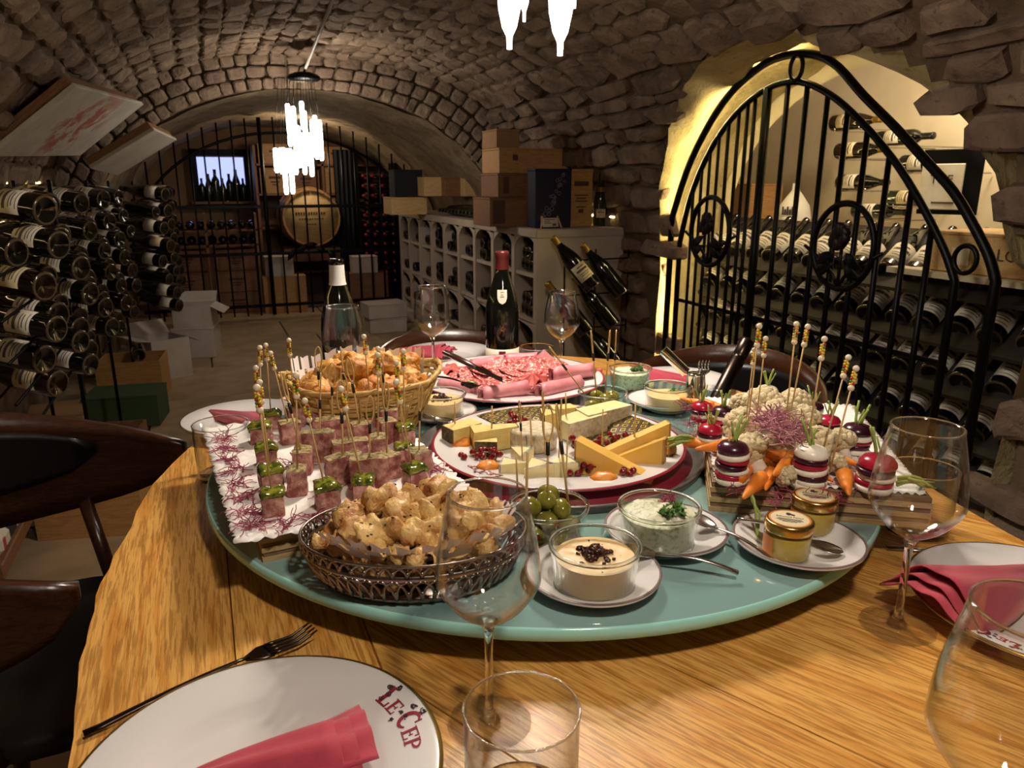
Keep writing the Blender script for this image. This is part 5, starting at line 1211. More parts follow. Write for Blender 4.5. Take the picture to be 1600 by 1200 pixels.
# ---------------------------------------------------------------- LED strips of the cellar
emit('led_warm', (1., .80, .36), 120.); emit('led_dim', (1., .74, .32), 7.)
tag(obj('led_strip', MB().tube([(-.80, 1.6, 1.23), (-.80, 4.9, 1.23)], .006, 6), 'led_dim'), 'warm LED strip on the wall above the tilted bottle rack', 'light strip')
tag(obj('led_strip', MB().tube([(2.30, 3.95, 1.03), (2.30, 5.25, 1.03)], .006, 6), 'led_dim'), 'warm LED strip on the wall behind the stone rack top', 'light strip')
# ---------------------------------------------------------------- bottle kinds for the racks
KINDS = [bottle_parts('bord', 16, 'label_white', 'capsule_black', 'bottle_dark'), bottle_parts('burg', 16, 'label_white', 'capsule_black', 'bottle_dark', (.05, .125)), bottle_parts('bord', 16, 'label_cream', 'capsule_red', 'bottle_green'), bottle_parts('burg', 16, 'label_cream', 'capsule_gold', 'bottle_brown', (.05, .125))]
def axm(p, d, roll=0.): return TR(*p) @ axis_rot(d, roll)
def upright_label(d, up):
    """roll so that the label (local -Y) faces the direction up as well as it can"""
    m = axis_rot(d); l = (m.to_3x3() @ Vector((0, -1, 0))); x = m.to_3x3() @ Vector((1, 0, 0)); u = Vector(up); return math.atan2(u.dot(x), u.dot(l))
# left rack
lr = thing('bottle_rack', 'black metal rack of tilted bottles along the left wall', 'rack', loc=(-.6, 4.5, 0))
LOC = []; ORD = ['top', 'second', 'third', 'fourth', 'fifth', 'sixth', 'seventh', 'eighth', 'ninth', 'lowest']
d = Vector((-.80, .58, .12)).normalized(); NCOL, NROW = 21, 10; Y0, DY, Z0, DZ = 2.25, .235, .24, .102
for r_ in range(NROW):
    for c in range(NCOL):
        y = Y0+c*DY+(.11 if r_ % 2 else 0); z = Z0+r_*DZ; x = -.38-.03*((r_+c) % 3); lbl = (c+r_*3) % 4 != 0
        if c == NCOL-1 and r_ % 3 == 0: continue
        if z < .66-.075*(y-2.3): continue
        k = KINDS[((r_*7+c*3) % 2) if (r_*5+c) % 7 else 3]
        m = axm((x, y, z), d, upright_label(d, (CAM-Vector((x, y, z))).normalized()+Vector((0, 0, .35)))+(R(-.3, .3) if lbl else 2.2))
        near = y < 4.2
        if y > 6.8: continue
        if y > 5.0: LOC.append((k, TR(.20, 0, 0) @ m)); continue
        o = tag(link('wine_bottle', k[0], None, mat=m), ('pale-labelled bottle, ' if lbl else 'bottle with hidden label, ')+NTH[c]+' from the near post, '+ORD[NROW-1-r_]+' row of the tilted rack', 'bottle', 'bottles in the tilted left rack'+(' with labels up' if lbl else ' with labels down'))
        l = link('label', k[1], o)
        if near and lbl: link('label_print', k[3], l)
        if near: link('capsule', k[2], o)
for r_ in range(NROW):
    z = Z0+r_*DZ-.043
    if z < .42: continue
    for x in (-.46, -.60): obj('rail', MB().tube([(x+.6, max(Y0-.2, 2.3+(.62-z)/.075-.2)-4.5, z+(.012 if x < -.5 else 0)), (x+.6, Y0+min(NCOL*DY, 2.9)-4.5, z+(.012 if x < -.5 else 0))], .004, 5), 'black_iron', lr)
for c in range(4, 13, 4):
    for x in (-.46, -.74): obj('post', MB().bbox((x+.6, Y0-.2+c*DY-4.5, .62), (.014, .014, 1.24), .002), 'black_iron', lr)
b = MB(); FM = []
for k, m in LOC:
    for q in (0, 1): b.addmesh(k[q], m, len(FM)); FM += list(k[q].materials)
o = obj('far_bottles', b, FM); o['kind'] = 'stuff'; tag(o, 'far end of the tilted rack packed with dark bottles', 'bottles')
# ---------------------------------------------------------------- stone rack with arched niches
RX0, RX1, RY0, RY1, RZ, RN = 1.76, 2.33, 3.88, 7.08, .972, 9
sr = thing('stone_wine_rack', 'pale stone wine rack with rows of arched niches', 'rack', loc=(RX0, RY0, 0))
cw = (RY1-RY0)/RN; th = .045; rows = [(.0, .265, True), (.265, .43, False), (.43, .69, False), (.69, RZ, True)]
rows = [(.0, .15, False), (.15, .42, True), (.42, .69, False), (.69, RZ, True)]
for c in range(RN+1):
    y = c*cw-(th/2 if 0 < c < RN else 0 if c == 0 else th); obj('divider', MB().box(0, RX1-RX0, y, y+th, .0, RZ-.05), 'rack_stone', sr)
for z0, z1, arch in rows:
    for c in range(RN): obj('shelf', MB().box(.012, RX1-RX0, c*cw+th/2+(.0225 if c == 0 else 0), (c+1)*cw-th/2-(.0225 if c == RN-1 else 0), z0, z0+.022), 'rack_stone', sr)
    if not arch: continue
    for c in range(RN):
        w_ = cw-th+.004; ya = c*cw+th/2-.002; n = 12; zt = z1-.045 if z1 > .9 else z1-.02; hh = .085
        pl = [(ya, z1-.002)]+[(ya+w_/2-w_/2*math.cos(PI*i/n), zt-hh+hh*math.sin(PI*i/n)) for i in range(n+1)]+[(ya+w_, z1-.002)]
        b = MB(); N = len(pl); b.add([(.004, y, z) for y, z in pl]+[(.044, y, z) for y, z in pl], [(N-1, 0, 1)]+[(N-1, i, i+1) for i in range(1, N-2)]+[(2*N-1, N+i+1, N+i) for i in range(0, N-2)]+[(i, N+i, N+i+1, i+1) for i in range(1, N-2)], 0, False)
        obj('arch_panel', b, 'rack_stone', sr)
obj('back_panel', MB().box(RX1-RX0-.03, RX1-RX0, .05, RY1-RY0-.05, 0, RZ-.05), 'rack_stone', sr)
obj('top_slab', MB().bbox(((RX1-RX0)/2, (RY1-RY0)/2, RZ-.025), (RX1-RX0+.01, RY1-RY0+.01, .05), .006), 'rack_stone', sr)
for c in range(1, RN): obj('name_plate', MB().box(-.004, .0, c*cw-.02, c*cw+.02, RZ-.055, RZ-.008), 'black_iron', sr)
SB = [KINDS[0], KINDS[1], KINDS[2]]; ORD2 = ['nearest', 'second', 'third', 'fourth', 'fifth', 'sixth', 'seventh', 'eighth', 'farthest']
for ri, (z0, z1, a_) in enumerate(rows):
    if ri == 0: continue
    for c in range(RN):
        n = 3 if (c*3+ri) % 4 else 2
        if ri == 1 and c in (1, 3, 6): n = 0
        up = 2 if n == 3 and c < 6 and ri > 1 else 0
        for j in range(n+up):
            jj = j if j < n else j-n+.5; y = RY0+c*cw+cw*.5+(jj-(n-1)/2)*.085; p = (RX0+.014+.012*((c+j) % 3), y+.012, z0+.022+.043+(.072 if j >= n else 0))
            tag(link('wine_bottle', SB[(c+j) % 2][0], None, mat=axm(p, (1, 0, 0), R(0, 6))), 'dark bottle lying in the '+['', 'lower arched', 'middle', 'upper arched'][ri]+' niche, '+ORD2[c]+' column of the stone rack', 'bottle', 'bottles in the stone niches')
# bottles laid along the rack top
for c in range(15):
    y = 4.72+c*.085; 
    for k in range(1):
        tag(link('wine_bottle', SB[c % 3][0], None, mat=axm((RX0+.34, y+(.042 if k else 0), RZ+.043+k*.07), (-1, 0, 0))), 'dark wine bottle lying across the top of the stone rack', 'bottle', 'bottles lying on the stone rack top')
# ---------------------------------------------------------------- boxes and crates
M('carton_white', 'b8aca0', .8, col2='a89c8e', scale=6.); M('carton_brown', '9a7650', .8, col2='8a6844', scale=6.); M('carton_green', '33452a', .8); M('navy_box', '14142a', .5); M('print_silver', '8f8a92', .4); M('dark_cloth', '12131a', .9); M('stencil', '4a2f1c', .7)
def box_thing(name, label, x0, x1, y0, y1, z0, z1, mat, cat='box', rz=0., lid=True, mark=None, group=None):
    """lidded wooden or card box: body, separate lid board, side battens, optional printed mark on the -Y and -X faces"""
    cx, cy_2 = (x0+x1)/2, (y0+y1)/2; o = thing(name, label, cat, group, mat=TR(cx, cy_2, z0) @ Matrix.Rotation(rz, 4, 'Z')); sx, sy, sz = x1-x0, y1-y0, z1-z0; t = min(.012, sz*.1)
    obj('body', MB().bbox((0, 0, (sz-t)/2), (sx-.004, sy-.004, sz-t), .003), mat, o); obj('lid', MB().bbox((0, 0, sz-t/2), (sx, sy, t), .002), mat, o)
    if mark:
        for k, (u, v, w_, h) in enumerate(mark): obj('printed_mark', MB().box(u*sx-w_*sx/2, u*sx+w_*sx/2, -sy/2-.0012, -sy/2+.0005, v*sz-h*sz/2, v*sz+h*sz/2), 'stencil', o)
    return o
def pxbox(name, label, mat, x0, y0, x1, y1, Y, dep, **k):
    a, b = ay(x0, y1, Y), ay(x1, y0, Y); zz = max(a.z, .0); return box_thing(name, label, a.x, b.x, Y, Y+dep, zz, b.z, mat, **k)
MK = [(0, .62, .4, .10), (0, .45, .3, .06), (0, .34, .2, .05)]
zt = RZ+.001
# stack on the stone rack near its front end (faces toward the camera)
def rackbox(name, label, mat, px0, px1, z0, z1, Y, dep, **k):
    a, b = ay(px0, 330, Y), ay(px1, 330, Y); return box_thing(name, label, a.x, b.x, Y, Y+dep, z0, z1, mat, **k)
rackbox('wooden_wine_box', 'long wooden wine box at the bottom of the stack on the stone rack', 'crate_dark', 765, 850, zt, zt+.17, 4.22, .3, mark=[(-.33, .5, .22, .8)])
rackbox('wooden_wine_box', 'wooden wine box with a dark crest, second from the top of the stack', 'crate_dark', 778, 868, zt+.171, zt+.312, 4.30, .3, mark=[(-.36, .5, .1, .7)])
rackbox('wooden_wine_box', 'wide wooden wine box near the top of the stack', 'crate_wood', 780, 878, zt+.313, zt+.46, 4.30, .3, mark=[(-.25, .62, .08, .22)])
rackbox('cardboard_box', 'small cardboard box with white sticker topping the stack', 'carton_brown', 776, 812, zt+.461, zt+.57, 4.34, .25)
nb = rackbox('gift_box', 'dark navy box with silver flower print on the stone rack', 'navy_box', 836, 893, zt, zt+.335, 4.0, .12)
w_ = (ay(893, 330, 4).x-ay(836, 330, 4).x); fl = MB()
for k in range(26):
    t = k/25; cx = (-.28+.55*t+R(-.10, .10))*w_; cz = .03+.28*t+R(-.015, .015); rr = .014*(1-.4*t)*R(.6, 1.2)
    fl.tube([(cx+rr*math.cos(a), -.0612, cz+rr*math.sin(a)) for a in [i*PI/4 for i in range(9)]], .0012, 4)
obj('flower_print', fl, 'print_silver', nb)
rackbox('wooden_wine_box', 'tall pale wooden box with burnt print beside the navy box', 'crate_wood', 889, 926, zt, zt+.335, 4.02, .1, mark=[(0, .75, .6, .08), (0, .55, .55, .02), (0, .5, .4, .02), (0, .45, .5, .02), (0, .35, .4, .02), (0, .28, .2, .06)])
cp_ = bottle_parts('burg', 28, 'label_cream', 'capsule_black', 'bottle_green', (.05, .10), 1.4)
q = ay(938, 330, 4.08); o = bottle(cp_, TR(q.x, q.y, zt) @ Matrix.Rotation(-.4, 4, 'Z') @ Matrix.Scale(1.02, 4), 'green sparkling wine bottle standing at the end of the stone rack'); link('yellow_neck_label', MB().lathe([(.0345, .20), (.0275, .222), (.0265, .226)], 14, a0=-2.4, a1=-.6).mesh('yellow_neck_label', 'capsule_gold'), o)
q = ay(861, 350, 3.93); sg = thing('table_sign', 'small white sign on a wooden easel before the navy box', 'sign', loc=(q.x, q.y, zt)); obj('card', MB().box(-.05, .05, 0, .004, .01, .062, mat=rotm(-.25)), 'carton_white', sg)
for s_ in (-1, 1): obj('easel_leg', MB().tube([(s_*.066, -.005, 0), (s_*.048, .018, .07)], .005, 6), 'crate_pale', sg)
b = MB(); [b.box(-.038, w2, -.0008, 0, z, z+.004, mat=rotm(-.25)) for z, w2 in ((.05, .03), (.04, .0), (.03, .01))]; b.box(.012, .036, -.0008, 0, .016, .03, mat=rotm(-.25)); obj('sign_print', b, 'label_print', sg)
# crates at the far end of the rack
for i, (px0, px1, z0, z1, Y, mt, lab) in enumerate(((612, 668, zt, zt+.14, 6.1, 'crate_pale', 'long pale crate at the far end of the stone rack'), (664, 700, zt+.15, zt+.30, 5.95, 'crate_pale', 'pale slatted crate tilted on the rack bottles'), (696, 730, zt+.15, zt+.30, 5.85, 'crate_dark', 'brown slatted crate tilted between two pale crates'), (726, 752, zt+.15, zt+.30, 5.75, 'crate_pale', 'pale slatted crate nearest the box stack'))):
    rackbox('wooden_crate', lab, mt, px0, px1, z0, z1, Y, .3)
rackbox('dark_carrier', 'black bottle carrier with white labels on the far rack crates', 'dark_cloth', 618, 662, zt+.142, zt+.36, 6.15, .2)
# ---------------------------------------------------------------- magnum rack at the end of the stone rack
mr = thing('magnum_rack', 'black wire rack holding large bottles against the stone rack end', 'rack', loc=(2.1, 3.80, 0))
for z in (.40, .60, .80): obj('cross_wire', MB().tube([(-.2, .0, z), (.22, .0, z)], .005, 6), 'black_iron', mr)
for x in (-.2, .0, .22): obj('upright_wire', MB().tube([(x, 0, 0), (x, 0, .86)], .005, 6), 'black_iron', mr)
mk = bottle_parts('burg', 24, 'label_cream', 'capsule_gold', 'bottle_dark', (.05, .13))
for i, (px, py, lab, up) in enumerate(((915, 430, 'magnum bottle with cream label, top row of the wire rack', 0), (960, 440, 'dark magnum bottle beside the cream-labelled one in the wire rack', 2.5), (905, 500, 'dark magnum bottle, middle row of the wire rack', 2.5), (946, 490, 'pale-capped magnum bottle in the middle of the wire rack', 2.5), (962, 562, 'dark magnum bottle low in the wire rack', 2.5), (930, 545, 'dark magnum bottle at the bottom of the wire rack', 2.5))):
    q = ay(px+12, py+20, 3.60); d = Vector((-.42, .32, .62)).normalized(); m = TR(*q) @ axis_rot(d, upright_label(d, (-.2, -1, .3))+up) @ Matrix.Scale(1.2, 4); bottle(mk, m, lab, 'magnums in the wire rack', 'magnum_bottle')
# ---------------------------------------------------------------- back gate and the store behind it
GY = 7.2
bg = thing('iron_gate', 'tall black barred iron gate closing the back vault', 'gate', loc=(.74, GY, 0))
def zfar(x):
    best = 0
    for (a, b), (c, d2) in zip(FAR.p, FAR.p[1:]):
        if min(a, c) <= x <= max(a, c): best = max(best, b, d2)
    return best
x = -.5
while x < 1.98:
    h = zfar(x)-.03
    if h > .3: obj('bar', MB().tube([(x-.74, 0, .03), (x-.74, 0, h)], .0085 if abs(x-.55) > .06 else .02, 6), 'black_iron', bg)
    x += .118
obj('arch_rail', MB().tube([(CXF-.74+1.30*math.cos(a), 0, .60+1.06*math.sin(a)) for CXF in (.74,) for a in [PI*i/40 for i in range(41)]], .014, 6), 'black_iron', bg)
for z in (.12, .60, 1.02): obj('rail', MB().bbox((0, 0, z), (2.56, .018, .03), .003), 'black_iron', bg)
for i, px in enumerate((455, 470, 486, 502, 518)):
    q = ay(px, 382+8*abs(i-2), GY-.02); obj('iron_leaf', MB().sheet(lambda u, v: ((u-.5)*.13, (v-.5)*.05*math.sin(max(.02, u)*PI), .012*math.sin(u*3)), 8, 4, .004), 'black_iron', bg, mat=TR(q.x-.74, -.02, q.z) @ rotm(PI/2, .5*(i-2), 0))
# window with blue daylight curtain
wa, wb = ay(308, 318, 8.8), ay(385, 237, 8.8)
emit('blue_daylight', (.42, .48, 1.), 1.1)
w1 = struct(link('window_1', None, loc=(wa.x, 8.8, wa.z)), 'small back window with blue light and bottles on its sill'); W, H = wb.x-wa.x, wb.z-wa.z
for nm, bxs in (('window_frame', ((-.02, .04, -.02, H+.02), (W-.04, W+.02, -.02, H+.02), (-.02, W+.02, H-.05, H+.02), (-.02, W+.02, -.04, .02))),):
    b = MB(); [b.box(p, q, -.06, .04, r_, s_) for p, q, r_, s_ in bxs]; obj(nm, b, 'dark_cloth', w1)
obj('curtain', MB().grid(lambda u, v: (.04+(W-.08)*u, .02+.012*math.sin(u*40), .02+(H-.08)*v), 60, 4), 'blue_daylight', w1)
for k in range(7):
    q = Vector((wa.x+W*(.12+.125*k), 8.70, wa.z+.0)); tag(link('wine_bottle', KINDS[k % 4][0], None, mat=TR(q.x, q.y, q.z+.022) @ Matrix.Scale(.8+.15*(k % 3), 4)), 'small bottle silhouetted on the back window sill', 'bottle', 'bottles on the window sill')
tag(obj('window_shelf', MB().bbox((wa.x+W/2, 8.70, wa.z+.008), (W+.1, .14, .026), .003), 'crate_dark'), 'wooden sill board under the back window', 'shelf')
# barrel on a stand
bc_ = ay(487, 340, 7.55); br = .275
bl = thing('wine_barrel', 'pale oak barrel head with branded lettering behind the gate', 'barrel', loc=(bc_.x, 7.55, bc_.z))
obj('head', MB().lathe([(0, 0), (br*.93, 0), (br*.93, .02), (0, .02)], 48, mat=rotm(-PI/2)), 'crate_pale', bl)
for k in range(24):
    a0, a1 = 2*PI*k/24+.004, 2*PI*(k+1)/24-.004; prf = [(1., -.02), (1.06, .15), (1.09, .3), (1.06, .45), (1., .62)]
    b = MB(); vs = [(br*r_*math.cos(a), z, br*r_*math.sin(a)) for r_, z in prf for a in (a0, a1)]+[(br*(r_-.07)*math.cos(a), z, br*(r_-.07)*math.sin(a)) for r_, z in prf for a in (a0, a1)]
    b.add(vs, [(2*i, 2*i+1, 2*i+3, 2*i+2) for i in range(4)]+[(0, 10, 11, 1), (8, 9, 19, 18)], 0, False); obj('stave', b, 'crate_wood', bl)
for z in (.02, .14, .46, .58): obj('hoop', MB().lathe([(br*1.075, z-.018), (br*1.085, z+.018)] if z < .3 else [(br*1.085, z-.018), (br*1.075, z+.018)], 48, mat=rotm(-PI/2)), 'dark_steel', bl)
b = MB()
for z, w_ in ((.03, .30), (-.02, .24), (-.07, .10)):
    n = int(w_/.024)
    for k in range(n): x = -w_/2+k*.024; b.box(x, x+.015, -.004, 0, z, z+.022 if z > 0 else z+.014)
obj('branded_lettering', b, 'stencil', bl)
st = thing('barrel_stand', 'dark wooden cradle under the oak barrel', 'stand', loc=(bc_.x, 7.85, 0)); obj('cradle', MB().box(-.27, .27, -.2, .2, bc_.z-br*1.09-.13, bc_.z-br*1.0-.03), 'crate_dark', st)
for sx in (-.24, .24): obj('leg', MB().box(sx-.03, sx+.03, -.18, .18, 0, bc_.z-br*1.09-.12), 'crate_dark', st)
# wall of crates behind the barrel (on a dark shelf unit)
su = thing('shelf_unit', 'dark shelving with wooden crates behind the barrel', 'shelf', loc=(1.2, 8.52, 0))
for z in (.30, .78, 1.12, 1.42): obj('shelf_board', MB().box(-.62, .75, -.22, .22, z-.02, z), 'crate_dark', su)
for sx in (-.62, .06, .75): obj('upright', MB().box(sx-.012, sx+.012, -.22, .22, 0, 1.6), 'crate_dark', su)
for i, (xa, xb, z0, z1, mt) in enumerate(((-.58, -.28, 1.12, 1.38, 'crate_wood'), (-.26, .03, 1.12, 1.36, 'crate_dark'), (.08, .42, 1.12, 1.39, 'crate_wood'), (-.58, -.2, 1.42, 1.62, 'crate_wood'), (-.18, .02, 1.42, 1.68, 'crate_dark'), (.08, .36, 1.42, 1.6, 'crate_wood'), (.1, .5, .78, 1.08, 'crate_wood'), (.1, .5, .30, .56, 'crate_wood'))):
    box_thing('wooden_crate', ['pale', 'square', 'broad', 'long', 'narrow', 'small', 'tall', 'low'][i]+' wooden wine crate on the shelves behind the barrel', 1.2+xa, 1.2+xb, 8.36, 8.7, z0+.001, z1, mt, mark=MK)
tag(obj('dark_curtain', MB().grid(lambda u, v: (1.29+.18*u, 7.80+.02*math.sin(u*25), .45+1.1*v), 40, 6), 'dark_cloth'), 'dark navy cloth hanging right of the barrel', 'curtain')
# red-capped bottles in a tall rack by the gate
rr_ = thing('bottle_shelf', 'tall narrow rack of red-capped bottles right of the gate', 'rack', loc=(1.68, 7.55, 0))
RB = MB(); M('capsule_bright', '7a2428', .35)
for x in (-.20, .18): obj('upright', MB().box(x-.01, x+.01, 0, .25, 0, 1.42), 'black_iron', rr_)
for k in range(12):
    obj('shelf_bar', MB().box(-.2, .18, .05, .25, .25+k*.095-.05, .25+k*.095-.044), 'black_iron', rr_)
    for j in range(4):
        m = axm((1.68-.15+j*.095, 7.82, .25+k*.095), (0, -1, .0)); RB.addmesh(KINDS[2][0], m, 0); RB.addmesh(KINDS[2][2], m, 2)
o = obj('red_capped_bottles', RB, list(KINDS[2][0].materials)+['capsule_bright']); o['kind'] = 'stuff'; tag(o, 'red-capped bottles packed in the tall narrow rack', 'bottles')
# low shelf of bottles and crates left behind the gate
lsf = thing('low_shelf', 'low dark shelf with two rows of bottles behind the gate', 'shelf', loc=(.0, 7.6, 0))
for z in (.66, .80): obj('board', MB().box(-.42, .5, -.0, .3, z-.015, z), 'crate_dark', lsf)
for sx in (-.42, .04, .49): obj('upright', MB().box(sx-.01, sx+.01, 0, .3, 0, .95), 'crate_dark', lsf)
for z in (.66, .80):
    for j in range(10): o = tag(link('wine_bottle', KINDS[j % 2][0], None, mat=axm((-.37+j*.092, 7.88, z+.043), (0, -1, 0))), 'dark bottle lying neck outward on the low shelf behind the gate', 'bottle', 'bottles on the low shelf behind the gate'); link('capsule', MB().lathe([(.0168, .236), (.0166, .298), (0, .302)], 12).mesh('capsule', 'capsule_white') if False else KINDS[j % 2][2], o)
for i in range(2):
    for j in range(3):
        lab = ['bottom', 'middle', 'top'][j]+' wooden crate of the '+['left', 'right'][i]+' stack under the low bottle shelf'
        box_thing('wooden_crate', ['bottom', 'middle', 'top'][j]+' wooden crate in the stack '+['at the tilted rack', 'nearer the barrel']\
[i]+' under the bottle shelf', -.38+i*.46, .02+i*.44, 7.62, 7.86, .001+j*.205, .2+j*.205, 'crate_dark', mark=MK)
for i, (px0, y0, px1, y1, Y, mt, lab) in enumerate(((415, 430, 478, 490, 7.45, 'crate_wood', 'wooden crate on the floor behind the gate beside the barrel stand'), (415, 400, 458, 428, 7.45, 'carton_white', 'white carton on the wooden crate behind the gate'), (548, 425, 606, 470, 7.27, 'crate_dark', 'brown crate behind the gate near the stone rack'), (552, 400, 590, 424, 7.27, 'carton_white', 'grey carton topping the brown crate near the stone rack'))):
    a, b = ay(px0, y1, Y), ay(px1, y0, Y); z0 = .001 if i in (0, 2) else zlast; zlast = b.z+.001; box_thing('wooden_crate' if 'crate' in mt else 'carton', lab, a.x, b.x, Y, Y+.18, z0, b.z, mt)
# ---------------------------------------------------------------- cartons and crates along the aisle floor
def open_box(name, label, x, y, z, sx, sy, h, mat, rz=0., flaps=0, t=.008):
    o = thing(name, label, 'box', mat=TR(x, y, z) @ Matrix.Rotation(rz, 4, 'Z'))
    obj('bottom', MB().box(-sx/2, sx/2, -sy/2, sy/2, 0, t), mat, o)
    for nm, q in (('side', (-sx/2, sx/2, -sy/2, -sy/2+t)), ('side', (-sx/2, sx/2, sy/2-t, sy/2)), ('end', (-sx/2, -sx/2+t, -sy/2+t, sy/2-t)), ('end', (sx/2-t, sx/2, -sy/2+t, sy/2-t))): obj(nm, MB().box(*q, t, h), mat, o)
    if flaps:
        obj('flap', MB().box(0, sy*.45, -sx/2, sx/2, 0, .004, mat=TR(0, sy/2, h) @ Matrix.Rotation(PI/2, 4, 'Z') @ rotm(0, -.7, 0)), mat, o); obj('flap', MB().box(0, sx*.4, -sy/2, sy/2, 0, .004, mat=TR(sx/2, 0, h) @ rotm(0, .5, 0)), mat, o)
        obj('flap', MB().box(0, sx*.4, -sy/2, sy/2, 0, .004, mat=TR(-sx/2, 0, h) @ Matrix.Rotation(PI, 4, 'Z') @ rotm(0, -.2, 0)), mat, o)
    return o
q = az(150, 838, 0); CRX, CRY = q.x+.02, q.y+.12
open_box('wooden_crate', 'open wooden crate of bottles on the floor behind the bentwood chair', CRX, CRY, .0, .36, .26, .20, 'crate_wood', -.25, 0, .014)
for i, dx in enumerate((-.1, 0., .1)): bottle(KINDS[i], TR(CRX+dx, CRY-.02*i+.02, .058) @ axis_rot((.25, .97, .0), 2.), 'dark bottle lying in the open crate behind the bentwood chair', 'bottles in the open floor crate') if False else bottle(KINDS[0], TR(CRX+dx, CRY, .016) @ Matrix.Scale(.66, 4), 'small dark bottle standing in the open crate behind the bentwood chair', 'bottles in the open floor crate')
def fl(px, py): p = az(px, py, 0); return p.x, p.y
x, y = fl(317, 560); box_thing('carton', 'white closed carton on the floor before the crates', x-.17, x+.12, y+.02, y+.30, 0, .22, 'carton_white', rz=-.2)
open_box('carton', 'open white carton stacked on the closed white carton', x-.02, y+.16, .221, .26, .24, .15, 'carton_white', -.2, 1)
x, y = fl(262, 595); open_box('carton', 'tilted open grey carton with raised flaps in the aisle', x-.02, y+.16, 0, .25, .26, .26, 'carton_white', .5, 1)
x, y = fl(215, 640); OBX, OBY = x-.02, y+.30; open_box('wooden_crate', 'open brown crate behind the green box in the aisle', x-.02, y+.30, 0, .34, .3, .24, 'crate_wood', -.1)
x, y = fl(205, 672); box_thing('green_box', 'dark green box with a white lid sheet in the aisle', x-.2, x+.16, y+.04, y+.30, .0, .17, 'carton_green', rz=-.15)
x, y = fl(190, 720); open_box('wooden_crate', 'low open crate with white lining nearest the bentwood chair back', x-.12, y+.04, 0, .42, .30, .14, 'crate_dark', -.15)
x, y = fl(140, 690); box_thing('carton', 'brown carton at the foot of the tilted bottle rack', x-.26, x-.02, y+.0, y+.26, 0, .15, 'carton_brown', rz=.1)
for i, (px, py, s_) in enumerate(((600, 520, 0), (625, 512, 1))):
    x, y = fl(px+10, py)
    for j in range(2-i): box_thing('carton', ['lower white carton of the stack at the stone rack foot', 'upper white carton of the stack at the stone rack foot'][j] if i == 0 else 'flat white carton beside the stack at the stone rack foot', x-.17-.02*j, x+.15, y+.25*i, y+.25*i+.24, .001+j*.125, .124+j*.125 if i == 0 else .1, 'carton_white', rz=.1*j)
bq2 = az(262, 505, .2); bottle(KINDS[0], TR(OBX+.05, OBY-.145, .278) @ axis_rot((-.08, 1, 0), 1.2), 'single bottle with white label lying across an open aisle crate')
# dotted bench cushion
t = NT('dots'); v = t.coords((1, 1, 1), False); vo = t.n('ShaderNodeTexVoronoi', {'Vector': v, 'Scale': 9., 'Randomness': .55}, voronoi_dimensions='2D')
dotc = t.ramp(t.n('ShaderNodeSeparateColor', {0: vo.outputs['Color']}).outputs[0], [(0., '1c1418'), (.25, 'a8452c'), (.5, '5a2a3a'), (.7, 'a83a4a'), (.85, '2c4a38')], 'CONSTANT')
MATS['dots'] = t.bsdf(t.mix(t.ramp(vo.outputs['Distance'], [(.40, (1, 1, 1)), (.42, (0, 0, 0))]), 'c9bfae', dotc), .85)
q = az(20, 790, .18); bn = thing('bench', 'low bench with a white cushion of coloured dots beside the crate', 'bench', loc=(q.x-.18, q.y+.05, 0))
obj('cushion', MB().bbox((0, 0, .20), (.46, .9, .10), .035), 'dots', bn); obj('frame', MB().bbox((0, 0, .12), (.44, .86, .05), .004), 'crate_dark', bn)
for sx in (-.18, .18):
    for sy in (-.38, .38): obj('leg', MB().box(sx-.02, sx+.02, sy-.02, sy+.02, 0, .095), 'crate_dark', bn)
# ---------------------------------------------------------------- paintings on the vault
def hit(px, py):
    d = ray(px, py); p = CAM.copy()
    for i in range(4000):
        p = p+d*.002; k = (p.x-CX)/AX_
        z = ZS+HH*max(0., 1-abs(k)**(2.9 if k > 0 else 2.3))**(1/(2.9 if k > 0 else 2.3)) if abs(k) < 1 else 0
        if p.z >= z-.045 or p.x < -.86: return p
    return p
def paint_mat(name, seed):
    t = NT(name); v = t.coords((1, 1, 1), False); n1 = t.noise(v, 5., 5., .6, .5); c = t.ramp(n1, [(.3, 'a39a8e'), (.7, 'c2b8aa')])
    gr = t.ramp(t.n('ShaderNodeTexGradient', {0: t.coords((3.2, 2.4, 1), False)}, gradient_type='SPHERICAL').outputs[0], [(.1, (0, 0, 0)), (.55, (1, 1, 1))])
    m1 = t.ramp(t.noise(t.coords((1.6, 1.6, 1), False), 4.2+seed, 6., .65), [(.47, (0, 0, 0)), (.53, (1, 1, 1))]); c = t.mix(t.math('MULTIPLY', t.math('MULTIPLY', m1, gr), .9), c, '9a4238')
    m2 = t.ramp(t.noise(t.coords((2.2, 1.2, 1), False), 4.1+seed, 4.), [(.60, (0, 0, 0)), (.66, (1, 1, 1))]); c = t.mix(t.math('MULTIPLY', t.math('MULTIPLY', m2, gr), .8), c, 'a8935a'); MATS[name] = t.bsdf(c, .8)
paint_mat('canvas_red', 0.); M('canvas_grey', '9c9284', .8, col2='aea394', scale=5.)
